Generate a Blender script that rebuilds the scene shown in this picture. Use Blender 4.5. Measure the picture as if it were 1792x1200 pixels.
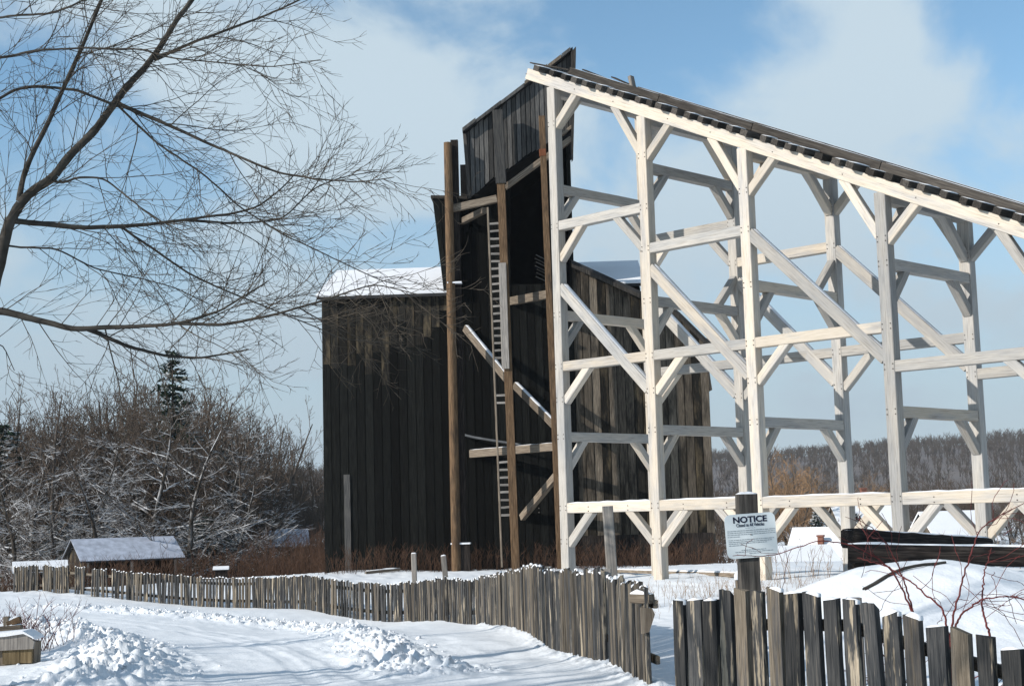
import bpy, math, random
import numpy as np
from mathutils import Matrix, Vector
for o in list(bpy.data.objects): bpy.data.objects.remove(o)
SC = bpy.context.scene
COL = SC.collection
# ------------------------------------------------------------------ camera, sky, sun, exposure
FPX, PITCH, ROLL, EYE = 2538.3, 0.11516, -0.02727, 2.0
CAMR = Matrix.Rotation(math.pi/2 + PITCH, 4, 'X') @ Matrix.Rotation(ROLL, 4, 'Z')
cam = bpy.data.cameras.new('camera')
cam.sensor_width = 36.0
cam.lens = 36.0 * FPX / 1792.0
cam.clip_start, cam.clip_end = 0.1, 20000
cam_o = bpy.data.objects.new('camera', cam)
cam_o.matrix_world = Matrix.Translation((0, 0, EYE)) @ CAMR
COL.objects.link(cam_o)
SC.camera = cam_o

SUN_EL = math.radians(25)
SUN_AZ = Vector((-0.91, -0.41, 0)).normalized()
SUN = SUN_AZ * math.cos(SUN_EL) + Vector((0, 0, math.sin(SUN_EL)))

world = bpy.data.worlds.new('World')
SC.world = world
world.use_nodes = True
nt = world.node_tree
nt.nodes.clear()
N = nt.nodes.new
def lk(a, b): nt.links.new(a, b)
out = N('ShaderNodeOutputWorld'); bg = N('ShaderNodeBackground'); sky = N('ShaderNodeTexSky')
sky.sky_type = 'NISHITA'; sky.sun_disc = False
sky.sun_elevation = SUN_EL
sky.sun_rotation = math.atan2(SUN_AZ.x, SUN_AZ.y)
sky.air_density = 1.0; sky.dust_density = 0.2; sky.ozone_density = 3.0; sky.altitude = 400
BANKS = [(1490, 150, .0, .19, .30), (760, 120, .0, .13, .20), (430, 330, .0, .20, .14), (1060, 330, .0, .16, .14), (1120, 40, .0, .08, -.10), (540, 10, .0, .09, -.12), (1800, 30, .0, .11, -.30), (1700, 400, .0, .08, -.05)]
tc = N('ShaderNodeTexCoord'); sep = N('ShaderNodeSeparateXYZ')
lk(tc.outputs['Generated'], sep.inputs[0])
def math_n(op, a, b=None, c=None):
    m = N('ShaderNodeMath'); m.operation = op
    for i, v in enumerate((a, b, c)):
        if v is None: continue
        if isinstance(v, (int, float)): m.inputs[i].default_value = v
        else: lk(v, m.inputs[i])
    return m.outputs[0]
zz = math_n('MAXIMUM', sep.outputs[2], 0.0)
den = math_n('ADD', zz, 0.45)
cu = math_n('DIVIDE', sep.outputs[0], den); cv = math_n('DIVIDE', sep.outputs[1], den)
cmb = N('ShaderNodeCombineXYZ'); lk(cu, cmb.inputs[0]); lk(cv, cmb.inputs[1])
mp = N('ShaderNodeMapping'); mp.inputs['Location'].default_value = (0.28, 0.9, 0.0)
lk(cmb.outputs[0], mp.inputs[0])
nz = N('ShaderNodeTexNoise'); nz.inputs['Scale'].default_value = 3.6; nz.inputs['Detail'].default_value = 8
nz.inputs['Roughness'].default_value = 0.56; nz.inputs['Distortion'].default_value = 0.35
lk(mp.outputs[0], nz.inputs['Vector'])
def cloud_bank(px, py, r0, r1, amp):     # a broad cumulus bank standing in one direction of the sky
    d = (CAMR.to_3x3() @ Vector(((px - 896) / FPX, -(py - 600) / FPX, -1))).normalized()
    sub = N('ShaderNodeVectorMath'); sub.operation = 'DISTANCE'; lk(tc.outputs['Generated'], sub.inputs[0]); sub.inputs[1].default_value = d
    m = N('ShaderNodeMapRange'); m.interpolation_type = 'SMOOTHSTEP'; lk(sub.outputs['Value'], m.inputs[0])
    m.inputs['From Min'].default_value = r0; m.inputs['From Max'].default_value = r1; m.inputs['To Min'].default_value = amp; m.inputs['To Max'].default_value = 0.0
    return m.outputs[0]
cl = math_n('MULTIPLY_ADD', nz.outputs[0], 1.7, -.35)
for args in BANKS: cl = math_n('ADD', cl, cloud_bank(*args))
rmp = N('ShaderNodeValToRGB'); rmp.color_ramp.interpolation = 'EASE'
rmp.color_ramp.elements[0].position = 0.38; rmp.color_ramp.elements[0].color = (0.0, 0.0, 0.0, 1)
rmp.color_ramp.elements[1].position = 0.72; rmp.color_ramp.elements[1].color = (0.92, 0.92, 0.92, 1)
lk(cl, rmp.inputs[0])
mr = N('ShaderNodeMapRange'); mr.interpolation_type = 'SMOOTHSTEP'   # thin low cloud thickens toward the horizon
mr.inputs['From Min'].default_value = 0.30; mr.inputs['From Max'].default_value = 0.03
mr.inputs['To Min'].default_value = 0.0; mr.inputs['To Max'].default_value = 0.92
lk(sep.outputs[2], mr.inputs[0])
fac = rmp.outputs[0]
mix = N('ShaderNodeMixRGB'); lk(fac, mix.inputs[0])
hsv = N('ShaderNodeHueSaturation'); hsv.inputs['Hue'].default_value = 0.488; hsv.inputs['Saturation'].default_value = 1.0; hsv.inputs['Value'].default_value = 1.3; lk(sky.outputs[0], hsv.inputs['Color']); lk(hsv.outputs[0], mix.inputs[1])
mix.inputs[2].default_value = (4.75, 5.7, 6.35, 1)
low = N('ShaderNodeMixRGB'); lk(mr.outputs[0], low.inputs[0]); lk(mix.outputs[0], low.inputs[1]); low.inputs[2].default_value = (3.45, 4.3, 5.0, 1)
lk(low.outputs[0], bg.inputs[0]); bg.inputs[1].default_value = 0.115
lk(bg.outputs[0], out.inputs[0])

sun = bpy.data.lights.new('sun', 'SUN'); sun.energy = 5.0; sun.angle = math.radians(0.5); sun.color = (1.0, 0.94, 0.86)
sun_o = bpy.data.objects.new('sun', sun); COL.objects.link(sun_o)
sun_o.rotation_euler = SUN.to_track_quat('Z', 'Y').to_euler()
sun_o.location = (-20, -10, 30)
SC.view_settings.view_transform = 'Standard'; SC.view_settings.look = 'None'
SC.view_settings.exposure = 0.14; SC.view_settings.gamma = 1.0
SC.view_settings.use_curve_mapping = False

# ------------------------------------------------------------------ helpers
RNG = random.Random(11)
NR = np.random.default_rng(5)
WM = {}
def ray(px, py):
    return CAMR.to_3x3() @ Vector(((px - 896) / FPX, -(py - 600) / FPX, -1))
EYEV = Vector((0, 0, EYE))
def at(px, py, Z):
    d = ray(px, py); return EYEV + d * (Z / d.y)
def tag(o, label=None, cat=None, group=None, kind=None):
    if label: o['label'] = label
    if cat: o['category'] = cat
    if group: o['group'] = group
    if kind: o['kind'] = kind
    return o
def link(o, parent, W):
    """place o at world matrix W under parent"""
    COL.objects.link(o)
    if parent is not None:
        o.parent = parent
        o.matrix_basis = WM[parent].inverted() @ W
    else:
        o.matrix_basis = W
    WM[o] = W.copy()
    return o
def empty(name, W):
    if not isinstance(W, Matrix): W = Matrix.Translation(W)
    o = bpy.data.objects.new(name, None); o.empty_display_size = 0.2
    return link(o, None, W)
def meshobj(name, me, mat, parent, W):
    o = bpy.data.objects.new(name, me)
    if mat and not me.materials: me.materials.append(mat)
    return link(o, parent, W)
def pymesh(name, v, f, mat=None, smooth=False):
    me = bpy.data.meshes.new(name); me.from_pydata([tuple(p) for p in v], [], f); me.update()
    if mat: me.materials.append(mat)
    if smooth: me.polygons.foreach_set('use_smooth', [True]*len(me.polygons))
    return me
def npmesh(name, V, Q, mat=None, smooth=False, k=4):
    me = bpy.data.meshes.new(name)
    V = np.asarray(V, dtype=np.float32); Q = np.asarray(Q, dtype=np.int32)
    me.vertices.add(len(V)); me.vertices.foreach_set('co', V.ravel())
    me.loops.add(Q.size); me.loops.foreach_set('vertex_index', Q.ravel())
    me.polygons.add(len(Q))
    me.polygons.foreach_set('loop_start', np.arange(0, Q.size, k, dtype=np.int32))
    me.update(calc_edges=True)
    if smooth: me.polygons.foreach_set('use_smooth', np.ones(len(Q), dtype=bool))
    if mat: me.materials.append(mat)
    return me
def beam(name, p0, p1, w, h, mat, parent, F=None, up=(0, 0, 1), ch=0.012, snow=None):
    """chamfered timber from p0 to p1 (in frame F); w across, h along 'up'"""
    F = F or Matrix()
    p0, p1 = Vector(p0), Vector(p1)
    z = (p1 - p0); Ln = z.length; z.normalize()
    upv = Vector(up)
    if abs(z.dot(upv)) > 0.95: upv = Vector((0, 1, 0))
    x = upv.cross(z).normalized(); y = z.cross(x)
    a, b = w / 2, h / 2; c = min(ch, a * .4, b * .4)
    sec = [(a - c, -b), (a, -b + c), (a, b - c), (a - c, b), (-a + c, b), (-a, b - c), (-a, -b + c), (-a + c, -b)]
    v = []; n = 4
    for i in range(n):
        t = i / (n - 1); j = 0.0 if i in (0, n - 1) else 0.004
        ox, oy = RNG.uniform(-j, j), RNG.uniform(-j, j)
        v += [(sx + ox, sy + oy, (t - .5) * Ln) for sx, sy in sec]
    f = [list(range(7, -1, -1)), [8*(n-1) + i for i in range(8)]]
    for k in range(n - 1):
        f += [[8*k + i, 8*k + (i + 1) % 8, 8*k + 8 + (i + 1) % 8, 8*k + 8 + i] for i in range(8)]
    me = pymesh(name, v, f, mat)
    R = Matrix((x, y, z)).transposed().to_4x4()
    o = meshobj(name, me, None, parent, F @ Matrix.Translation((p0 + p1) / 2) @ R)
    if snow:
        s = snow_strip(Ln, w * .9, snow)
        so = meshobj('snow_cover', s, None, o, F @ Matrix.Translation((p0 + p1) / 2) @ R @ Matrix.Translation((0, b - 0.004, 0)))
    return o
def snow_strip(Ln, w, th):
    n = max(4, int(Ln / 0.25)); v = []; f = []
    for i in range(n + 1):
        t = i / n; zc = (t - .5) * Ln
        hh = th * RNG.uniform(.5, 1.2); e = 0.3 if i in (0, n) else 1
        ww = w * RNG.uniform(.75, 1.0) / 2
        v += [(-ww, 0, zc), (-ww * .8, hh * .7 * e, zc), (0, hh * e, zc), (ww * .8, hh * .7 * e, zc), (ww, 0, zc)]
    for i in range(n):
        for k in range(4): f.append([5*i + k, 5*i + k + 1, 5*i + k + 6, 5*i + k + 5])
    f += [[0, 4, 3, 2, 1], [5*n, 5*n + 1, 5*n + 2, 5*n + 3, 5*n + 4]]
    return pymesh('snow_cover', v, f, M['snow'], True)
def prism(name, poly, y0, y1, mat, parent, F):
    """polygon given as (u, z) in frame F, extruded from depth y0 to y1; origin at its first corner"""
    o0 = Vector((poly[0][0], (y0 + y1) / 2, poly[0][1])); n = len(poly)
    ar = sum(poly[i][0] * poly[(i + 1) % n][1] - poly[(i + 1) % n][0] * poly[i][1] for i in range(n))
    if ar < 0: poly = poly[::-1]
    v = [(u - o0.x, y0 - o0.y, z - o0.z) for u, z in poly] + [(u - o0.x, y1 - o0.y, z - o0.z) for u, z in poly]
    f = [list(range(n)), list(range(2*n - 1, n - 1, -1))] + [[(i + 1) % n, i, i + n, (i + 1) % n + n] for i in range(n)]
    return meshobj(name, pymesh(name, v, f, mat), None, parent, F @ Matrix.Translation(o0))
def box(name, lo, hi, mat, parent, F=None):
    F = F or Matrix()
    return prism(name, [(lo[0], lo[2]), (hi[0], lo[2]), (hi[0], hi[2]), (lo[0], hi[2])], lo[1], hi[1], mat, parent, F)
def tubes(segs, sides=3):
    """segs: rows p0(3) p1(3) r0 r1 -> verts, quads"""
    S = np.asarray(segs, dtype=np.float64); p0, p1, r0, r1 = S[:, :3], S[:, 3:6], S[:, 6], S[:, 7]
    d = p1 - p0; d /= np.maximum(np.linalg.norm(d, axis=1, keepdims=True), 1e-9)
    ref = np.where(np.abs(d[:, 2:3]) > .9, np.array([[1., 0, 0]]), np.array([[0, 0, 1.]]))
    a = np.cross(d, ref); a /= np.linalg.norm(a, axis=1, keepdims=True); b = np.cross(a, d)
    n = len(S); V = np.zeros((n, 2, sides, 3))
    for k in range(sides):
        w = 2 * math.pi * k / sides + math.pi / 2
        off = a * math.cos(w) + b * math.sin(w)
        V[:, 0, k] = p0 + off * r0[:, None]; V[:, 1, k] = p1 + off * r1[:, None]
    base = (np.arange(n) * 2 * sides)[:, None]
    Q = np.concatenate([np.stack([base[:, 0] + k, base[:, 0] + (k + 1) % sides, base[:, 0] + sides + (k + 1) % sides, base[:, 0] + sides + k], 1) for k in range(sides)])
    return V.reshape(-1, 3), Q

# ------------------------------------------------------------------ materials
M = {}
def mat(name):
    m = bpy.data.materials.new(name); m.use_nodes = True; M[name] = m
    t = m.node_tree; b = t.nodes['Principled BSDF']; b.inputs['Specular IOR Level'].default_value = 0.08
    return m, t, b
def ramp(t, stops):
    r = t.nodes.new('ShaderNodeValToRGB'); e = r.color_ramp.elements
    while len(e) < len(stops): e.new(0.5)
    for el, (p, c) in zip(e, stops): el.position = p; el.color = (*c, 1)
    return r
def noise(t, vec, scale, detail=5, rough=.55):
    n = t.nodes.new('ShaderNodeTexNoise'); n.inputs['Scale'].default_value = scale
    n.inputs['Detail'].default_value = detail; n.inputs['Roughness'].default_value = rough
    t.links.new(vec, n.inputs['Vector']); return n.outputs[0]
def objvec(t, sc):
    c = t.nodes.new('ShaderNodeTexCoord'); oi = t.nodes.new('ShaderNodeObjectInfo')
    mu = t.nodes.new('ShaderNodeMath'); mu.operation = 'MULTIPLY'; mu.inputs[1].default_value = 37.0
    t.links.new(oi.outputs['Random'], mu.inputs[0])
    ad = t.nodes.new('ShaderNodeVectorMath'); ad.operation = 'ADD'
    t.links.new(c.outputs['Object'], ad.inputs[0]); t.links.new(mu.outputs[0], ad.inputs[1])
    mp = t.nodes.new('ShaderNodeMapping'); mp.inputs['Scale'].default_value = sc
    t.links.new(ad.outputs[0], mp.inputs[0]); return mp.outputs[0], oi.outputs['Random'], ad.outputs[0]
def mixc(t, f, a, b, mode='MIX'):
    m = t.nodes.new('ShaderNodeMixRGB'); m.blend_type = mode
    for i, v in enumerate((f, a, b)):
        if isinstance(v, (int, float)): m.inputs[i].default_value = v
        elif isinstance(v, tuple): m.inputs[i].default_value = (*v, 1)
        else: t.links.new(v, m.inputs[i])
    return m.outputs[0]
def wood(name, stops, grain=(9, 9, .5), patch=None, patch_scale=1.3, patch_range=(.5, .68), vary=.35, bump=.25, rough=.8, pz=.45):
    m, t, b = mat(name)
    v, rnd, raw = objvec(t, grain)
    g = noise(t, v, 4.0, 6, .6)
    c = ramp(t, stops); t.links.new(g, c.inputs[0]); col = c.outputs[0]
    if patch:
        pm = t.nodes.new('ShaderNodeMapping'); pm.inputs['Scale'].default_value = (1.6, 1.6, pz); t.links.new(raw, pm.inputs[0])
        pn = noise(t, pm.outputs[0], patch_scale, 5, .65)
        pr = ramp(t, [(patch_range[0], (0, 0, 0)), (patch_range[1], (1, 1, 1))]); t.links.new(pn, pr.inputs[0])
        pc = ramp(t, patch); t.links.new(g, pc.inputs[0])
        col = mixc(t, pr.outputs[0], col, pc.outputs[0])
    hv = t.nodes.new('ShaderNodeMapRange'); hv.inputs['To Min'].default_value = 1 - vary; hv.inputs['To Max'].default_value = 1 + vary
    t.links.new(rnd, hv.inputs[0])
    vm = t.nodes.new('ShaderNodeVectorMath'); vm.operation = 'SCALE'; t.links.new(col, vm.inputs[0]); t.links.new(hv.outputs[0], vm.inputs['Scale'])
    t.links.new(vm.outputs[0], b.inputs['Base Color'])
    b.inputs['Roughness'].default_value = rough
    bp = t.nodes.new('ShaderNodeBump'); bp.inputs['Strength'].default_value = bump; bp.inputs['Distance'].default_value = 0.01
    t.links.new(g, bp.inputs['Height']); t.links.new(bp.outputs[0], b.inputs['Normal'])
    return m
def plain(name, c, rough=.8, var=0.25, sc=3.0):
    m, t, b = mat(name)
    v, rnd, raw = objvec(t, (1, 1, 1)); g = noise(t, v, sc, 5)
    r = ramp(t, [(.3, tuple(x * (1 - var) for x in c)), (.7, tuple(min(1, x * (1 + var)) for x in c))])
    t.links.new(g, r.inputs[0]); t.links.new(r.outputs[0], b.inputs['Base Color']); b.inputs['Roughness'].default_value = rough
    return m
def snowmat(name, c, fine=40.0, bs=.3, dist=.02, streak=False):
    m, t, b = mat(name)
    cc = t.nodes.new('ShaderNodeTexCoord')
    n1 = noise(t, cc.outputs['Object'], 1.1, 4); n2 = noise(t, cc.outputs['Object'], fine, 4)
    r = ramp(t, [(.25, tuple(x * .93 for x in c)), (.75, c)]); t.links.new(n1, r.inputs[0])
    t.links.new(r.outputs[0], b.inputs['Base Color']); b.inputs['Roughness'].default_value = .65
    bp = t.nodes.new('ShaderNodeBump'); bp.inputs['Strength'].default_value = bs; bp.inputs['Distance'].default_value = dist
    t.links.new(n2, bp.inputs['Height']); t.links.new(bp.outputs[0], b.inputs['Normal'])
    return m
snowmat('snow', (.80, .81, .83))
snowmat('snow_ground', (.74, .765, .79), 26.0, .45, .02)
wood('new_timber', [(.26, (.27, .21, .15)), (.40, (.48, .42, .34)), (.60, (.56, .50, .42)), (.78, (.44, .34, .23))], grain=(13, 13, .5),
     patch=[(.26, (.20, .185, .17)), (.45, (.38, .36, .335)), (.7, (.47, .445, .41))], patch_range=(.46, .62), patch_scale=1.6, vary=.16, bump=.45, pz=.3)
wood('aged_shade_timber', [(.26, (.19, .165, .14)), (.40, (.34, .315, .28)), (.60, (.45, .425, .385)), (.78, (.33, .28, .22))], grain=(13, 13, .5),
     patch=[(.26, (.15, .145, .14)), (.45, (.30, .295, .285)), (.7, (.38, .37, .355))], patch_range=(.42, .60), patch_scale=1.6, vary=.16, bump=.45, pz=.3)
wood('grey_timber', [(.30, (.13, .12, .11)), (.5, (.23, .21, .19)), (.7, (.33, .30, .26))], vary=.25)
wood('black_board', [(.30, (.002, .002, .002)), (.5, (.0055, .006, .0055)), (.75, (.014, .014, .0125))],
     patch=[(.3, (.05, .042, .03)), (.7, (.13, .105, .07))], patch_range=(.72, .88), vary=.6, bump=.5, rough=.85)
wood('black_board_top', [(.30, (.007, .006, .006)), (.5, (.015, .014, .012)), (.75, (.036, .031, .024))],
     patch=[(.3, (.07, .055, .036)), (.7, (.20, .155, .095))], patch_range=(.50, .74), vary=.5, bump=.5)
wood('weathered_board', [(.30, (.04, .033, .027)), (.5, (.10, .083, .064)), (.75, (.20, .168, .13))],
     patch=[(.3, (.010, .009, .008)), (.7, (.05, .043, .034))], patch_range=(.46, .62), patch_scale=.9, vary=.35, bump=.5)
wood('head_board', [(.30, (.030, .030, .030)), (.5, (.075, .074, .072)), (.75, (.14, .13, .115))], vary=.45, bump=.4)
wood('brown_post', [(.30, (.04, .026, .016)), (.5, (.105, .066, .038)), (.75, (.21, .14, .083))],
     patch=[(.3, (.02, .016, .013)), (.7, (.07, .05, .035))], patch_range=(.55, .72), vary=.2, bump=.5)
wood('beam_old', [(.30, (.07, .055, .042)), (.5, (.16, .13, .10)), (.75, (.26, .22, .17))], vary=.25)
wood('picket_grey', [(.30, (.018, .019, .020)), (.5, (.042, .043, .044)), (.75, (.085, .08, .073))],
     patch=[(.3, (.16, .13, .09)), (.6, (.34, .29, .22)), (.8, (.13, .09, .05))], patch_range=(.55, .60), patch_scale=6.5, vary=.45, grain=(20, 20, .9), bump=.9, pz=.16)
wood('picket_tan', [(.30, (.05, .042, .032)), (.5, (.11, .092, .07)), (.75, (.21, .18, .14))],
     patch=[(.3, (.045, .045, .045)), (.7, (.10, .09, .08))], patch_range=(.48, .56), patch_scale=6.0, vary=.35, grain=(20, 20, .9), bump=.9, pz=.14)
wood('tan_plank', [(.30, (.09, .065, .035)), (.6, (.20, .15, .085)), (.8, (.28, .22, .13))], vary=.25, bump=.6)
wood('tie_wood', [(.30, (.022, .020, .018)), (.5, (.05, .045, .040)), (.75, (.10, .09, .078))], vary=.5)
wood('charred_log', [(.30, (.008, .007, .007)), (.5, (.024, .020, .018)), (.75, (.07, .058, .050))], vary=.12, rough=.95, bump=1.0)
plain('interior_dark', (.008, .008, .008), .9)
plain('shaded_frost_roof', (.42, .45, .52), .6)  # thin frost on grey metal, with blue shade mixed into the colour
plain('tar_roof', (.035, .035, .036), .7)
plain('rusty_iron', (.16, .06, .03), .7)
plain('galv_pipe', (.11, .115, .12), .45)
plain('red_paint', (.30, .05, .035), .7)
plain('brick_red', (.19, .085, .06), .9)
plain('sign_white', (.60, .65, .66), .45, .04)
plain('ink', (.012, .014, .035), .6, .05)
plain('ink_grey', (.20, .24, .27), .6, .05)
plain('briar_red', (.12, .032, .030), .6, .3)
plain('dry_weed', (.085, .050, .034), .9, .4, .8)
plain('tan_twig', (.27, .17, .095), .9, .3)
def barkmat(name, c, snowamt=0.0, thr=(.15, .55), nsc=1.5):
    m, t, b = mat(name)
    v, rnd, raw = objvec(t, (1, 1, 1)); g = noise(t, v, 5.0, 4)
    r = ramp(t, [(.3, tuple(x * .6 for x in c)), (.7, tuple(x * 1.4 for x in c))]); t.links.new(g, r.inputs[0]); col = r.outputs[0]
    if snowamt:
        ge = t.nodes.new('ShaderNodeNewGeometry'); s = t.nodes.new('ShaderNodeSeparateXYZ'); t.links.new(ge.outputs['True Normal'], s.inputs[0])
        mrr = t.nodes.new('ShaderNodeMapRange'); mrr.inputs['From Min'].default_value = thr[0]; mrr.inputs['From Max'].default_value = thr[1]
        t.links.new(s.outputs[2], mrr.inputs[0])
        n2 = noise(t, v, nsc, 3); r2 = ramp(t, [(.42, (0, 0, 0)), (.56, (snowamt,)*3)]); t.links.new(n2, r2.inputs[0])
        mu = t.nodes.new('ShaderNodeMath'); mu.operation = 'MULTIPLY'; t.links.new(mrr.outputs[0], mu.inputs[0]); t.links.new(r2.outputs[0], mu.inputs[1])
        col = mixc(t, mu.outputs[0], col, (.84, .86, .89))
    t.links.new(col, b.inputs['Base Color']); b.inputs['Roughness'].default_value = .9
    return m
barkmat('bark_near', (.055, .050, .043))
barkmat('twig_near', (.075, .063, .050))
barkmat('bark_snow', (.045, .038, .031), .85)
barkmat('twig_snow', (.060, .048, .038), .7)
barkmat('bark_far', (.075, .062, .052))
barkmat('twig_brown', (.098, .076, .060))
barkmat('needles', (.020, .036, .022), .7, (.3, .7), 2.5)
barkmat('needles_snow', (.018, .030, .022), .95, (.0, .4), 1.2)

# ------------------------------------------------------------------ terrain
def vnoise(x, y, seed=0):
    xi, yi = np.floor(x).astype(np.int64), np.floor(y).astype(np.int64); xf, yf = x - xi, y - yi
    def h(a, b):
        n = (a * 374761393 + b * 668265263 + seed * 974634777) & 0x7fffffff
        n = ((n ^ (n >> 13)) * 1274126177) & 0x7fffffff
        return ((n ^ (n >> 16)) & 0xffff) / 65535.0
    u, v = xf * xf * (3 - 2 * xf), yf * yf * (3 - 2 * yf)
    return (h(xi, yi) * (1 - u) + h(xi + 1, yi) * u) * (1 - v) + (h(xi, yi + 1) * (1 - u) + h(xi + 1, yi + 1) * u) * v
def fbm(x, y, o=4, seed=0):
    s = 0; a = .5
    for i in range(o): s = s + a * vnoise(x * 2**i, y * 2**i, seed + i); a *= .5
    return s
CP = np.array([(0, 0, .3), (-5, 8, .1), (5, 4, .15), (0, 12, .05), (1.4, 12.5, .1), (3.3, 9.5, -.12), (6, 7, -.15), (8, 13, .1),
    (1.1, 15.5, .1), (.9, 18, .06), (.4, 20, .0), (.04, 24.4, -.03), (-.7, 31, -.36), (-2.9, 38, -.72), (-5.2, 40.3, -.7), (-8.4, 48, -.87),
    (-13.1, 50, -.74), (-18.5, 56, -.6), (-4.2, 18, 0), (-7.5, 32, -.4), (-13, 42, -.6), (-8, 42, -.65), (-8, 20, 0), (-14, 30, -.3), (-10, 25, -.1), (-4, 28, -.28),
    (1.1, 38, .12), (3.3, 35.7, .23), (5.6, 33.5, .3), (8.2, 31, .35), (4, 41, .08), (8, 36, .28), (11, 29, .35), (12, 33, .3), (4, 27, .15), (2, 24, .05), (9, 25, .3),
    (-7.8, 60, -.3), (0, 60, -.35), (8, 60, -.4), (-2, 50, -.45), (4, 50, -.15), (-21, 75, -1.7), (-10, 80, -1.7), (-30, 70, -1.5), (10, 80, -1.5), (22, 105, -3.3), (45, 130, -4.0),
    (20, 60, -.6), (30, 40, .2), (-40, 90, -2), (-30, 30, -.2), (-60, 140, -3), (0, 150, -4), (80, 150, -4), (-20, 10, .2), (20, 10, .3), (80, 60, -1), (-80, 60, -1)], dtype=float)
EPS = 9.0
def _k(dx, dy): return np.sqrt(dx * dx + dy * dy + EPS)
_A = _k(CP[:, 0][:, None] - CP[:, 0], CP[:, 1][:, None] - CP[:, 1]); _n = len(CP)
_B = np.zeros((_n + 1, _n + 1)); _B[:_n, :_n] = _A; _B[:_n, _n] = 1; _B[_n, :_n] = 1
_W = np.linalg.solve(_B, np.append(CP[:, 2], 0))
def gbase(x, y):
    x = np.asarray(x, float); y = np.asarray(y, float); s = np.full(x.shape, _W[_n])
    for i in range(_n): s = s + _W[i] * _k(x - CP[i, 0], y - CP[i, 1])
    r = np.sqrt(x * x + y * y); b = np.clip((r - 110) / 80, 0, 1)
    return s * (1 - b) + (-4.0) * b
def hit(px, py):
    d = ray(px, py); lo, hi = 4.0, 300.0
    ts = np.linspace(4, 200, 4000); P = np.array(EYEV)[None] + np.array(d)[None] * (ts / d.y)[:, None]
    g = gbase(P[:, 0], P[:, 1]); k = np.argmax(P[:, 2] < g); return P[k, 0], P[k, 1]
BERM = [hit(*p) for p in [(60, 1064), (150, 1067), (300, 1075), (430, 1087), (540, 1099), (610, 1112), (665, 1137), (715, 1165), (790, 1178)]]
BERM2 = [hit(*p) for p in [(20, 1100), (120, 1108), (190, 1135), (215, 1165), (170, 1196)]]
TRACKS = [[hit(*p) for p in q] for q in ([(90, 1080), (250, 1093), (400, 1121), (500, 1152), (560, 1198)], [(70, 1092), (200, 1109), (300, 1136), (360, 1166), (385, 1199)], [(150, 1080), (320, 1094), (470, 1122), (580, 1155), (660, 1198)])]
def polydist(x, y, P):
    d = np.full(x.shape, 1e9)
    for (ax, ay), (bx, by) in zip(P[:-1], P[1:]):
        L2 = (bx - ax)**2 + (by - ay)**2; t = np.clip(((x - ax) * (bx - ax) + (y - ay) * (by - ay)) / L2, 0, 1)
        d = np.minimum(d, np.hypot(x - ax - t * (bx - ax), y - ay - t * (by - ay)))
    return d
FENCE_L = [(-19.6, 57.0), (-18.5, 56), (-13.1, 50.5), (-8.4, 47), (-5.2, 40.6), (-2.9, 37.6), (-.75, 31)]
FENCE_M = [(-.75, 31), (.04, 24.6), (.45, 20.9), (1.06, 18.0)]
FENCE_G = [(1.10, 17.8), (1.36, 15.4)]
FENCE_R = [(1.33, 12.6), (3.45, 9.35)]
def gz(x, y):
    x = np.asarray(x, float); y = np.asarray(y, float); z = gbase(x, y)
    near = np.clip(1 - (np.hypot(x, y) - 70) / 30, 0, 1)
    z = z + 0.95 * np.exp(-((x - 5.3) / 2.4)**2 - ((y - 20.2) / 2.6)**2)            # drifted mound by the old timbers
    z = z + .35 * np.exp(-((x - 8.2) / 2.5)**2 - ((y - 18.5) / 2.5)**2)
    lump = fbm(x * 5.5, y * 5.5, 3, 3); fine = fbm(x * 16, y * 16, 2, 9)
    d = polydist(x, y, BERM); w = np.exp(-(d / .55)**2)
    z = z + near * w * (.03 + .30 * np.clip(lump - .30, 0, 1) * 1.3 + .16 * (fine - .3))
    d2 = polydist(x, y, BERM2); w2 = np.exp(-(d2 / .75)**2)
    z = z + near * w2 * (.08 + .50 * np.clip(lump - .25, 0, 1) + .20 * (fine - .3))
    # plowed-up snow ruffled along the fences, gentle drifts elsewhere
    d3 = np.minimum(polydist(x, y, FENCE_M + FENCE_G), polydist(x, y, FENCE_R))
    z = z + near * np.exp(-(d3 / .22)**2) * (.04 + .14 * np.clip(fine - .3, 0, 1))
    for q in TRACKS:      # packed wheel tracks
        dt = polydist(x, y, q); z = z + near * (-.013 * np.exp(-(dt / .13)**4) + -.0 + .005 * np.exp(-((dt - .2) / .06)**2)) * (.5 + fbm(x * 1.3, y * 1.3, 2, 61))
    road = np.clip(1 - np.abs(d - 3.0) / 3.0, 0, 1)
    z = z + near * ((fbm(x * .35, y * .35, 3, 21) - .45) * .22 * (1 - .7 * road) + (fbm(x * 2.2, y * 2.2, 3, 31) - .45) * .035 + (1 - road) * (fbm(x * 3.1 + y * 1.2, y * 1.1 - x * .4, 4, 51) - .47) * .07)
    return z
def gz1(x, y): return float(gz(np.array([x]), np.array([y]))[0])

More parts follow.
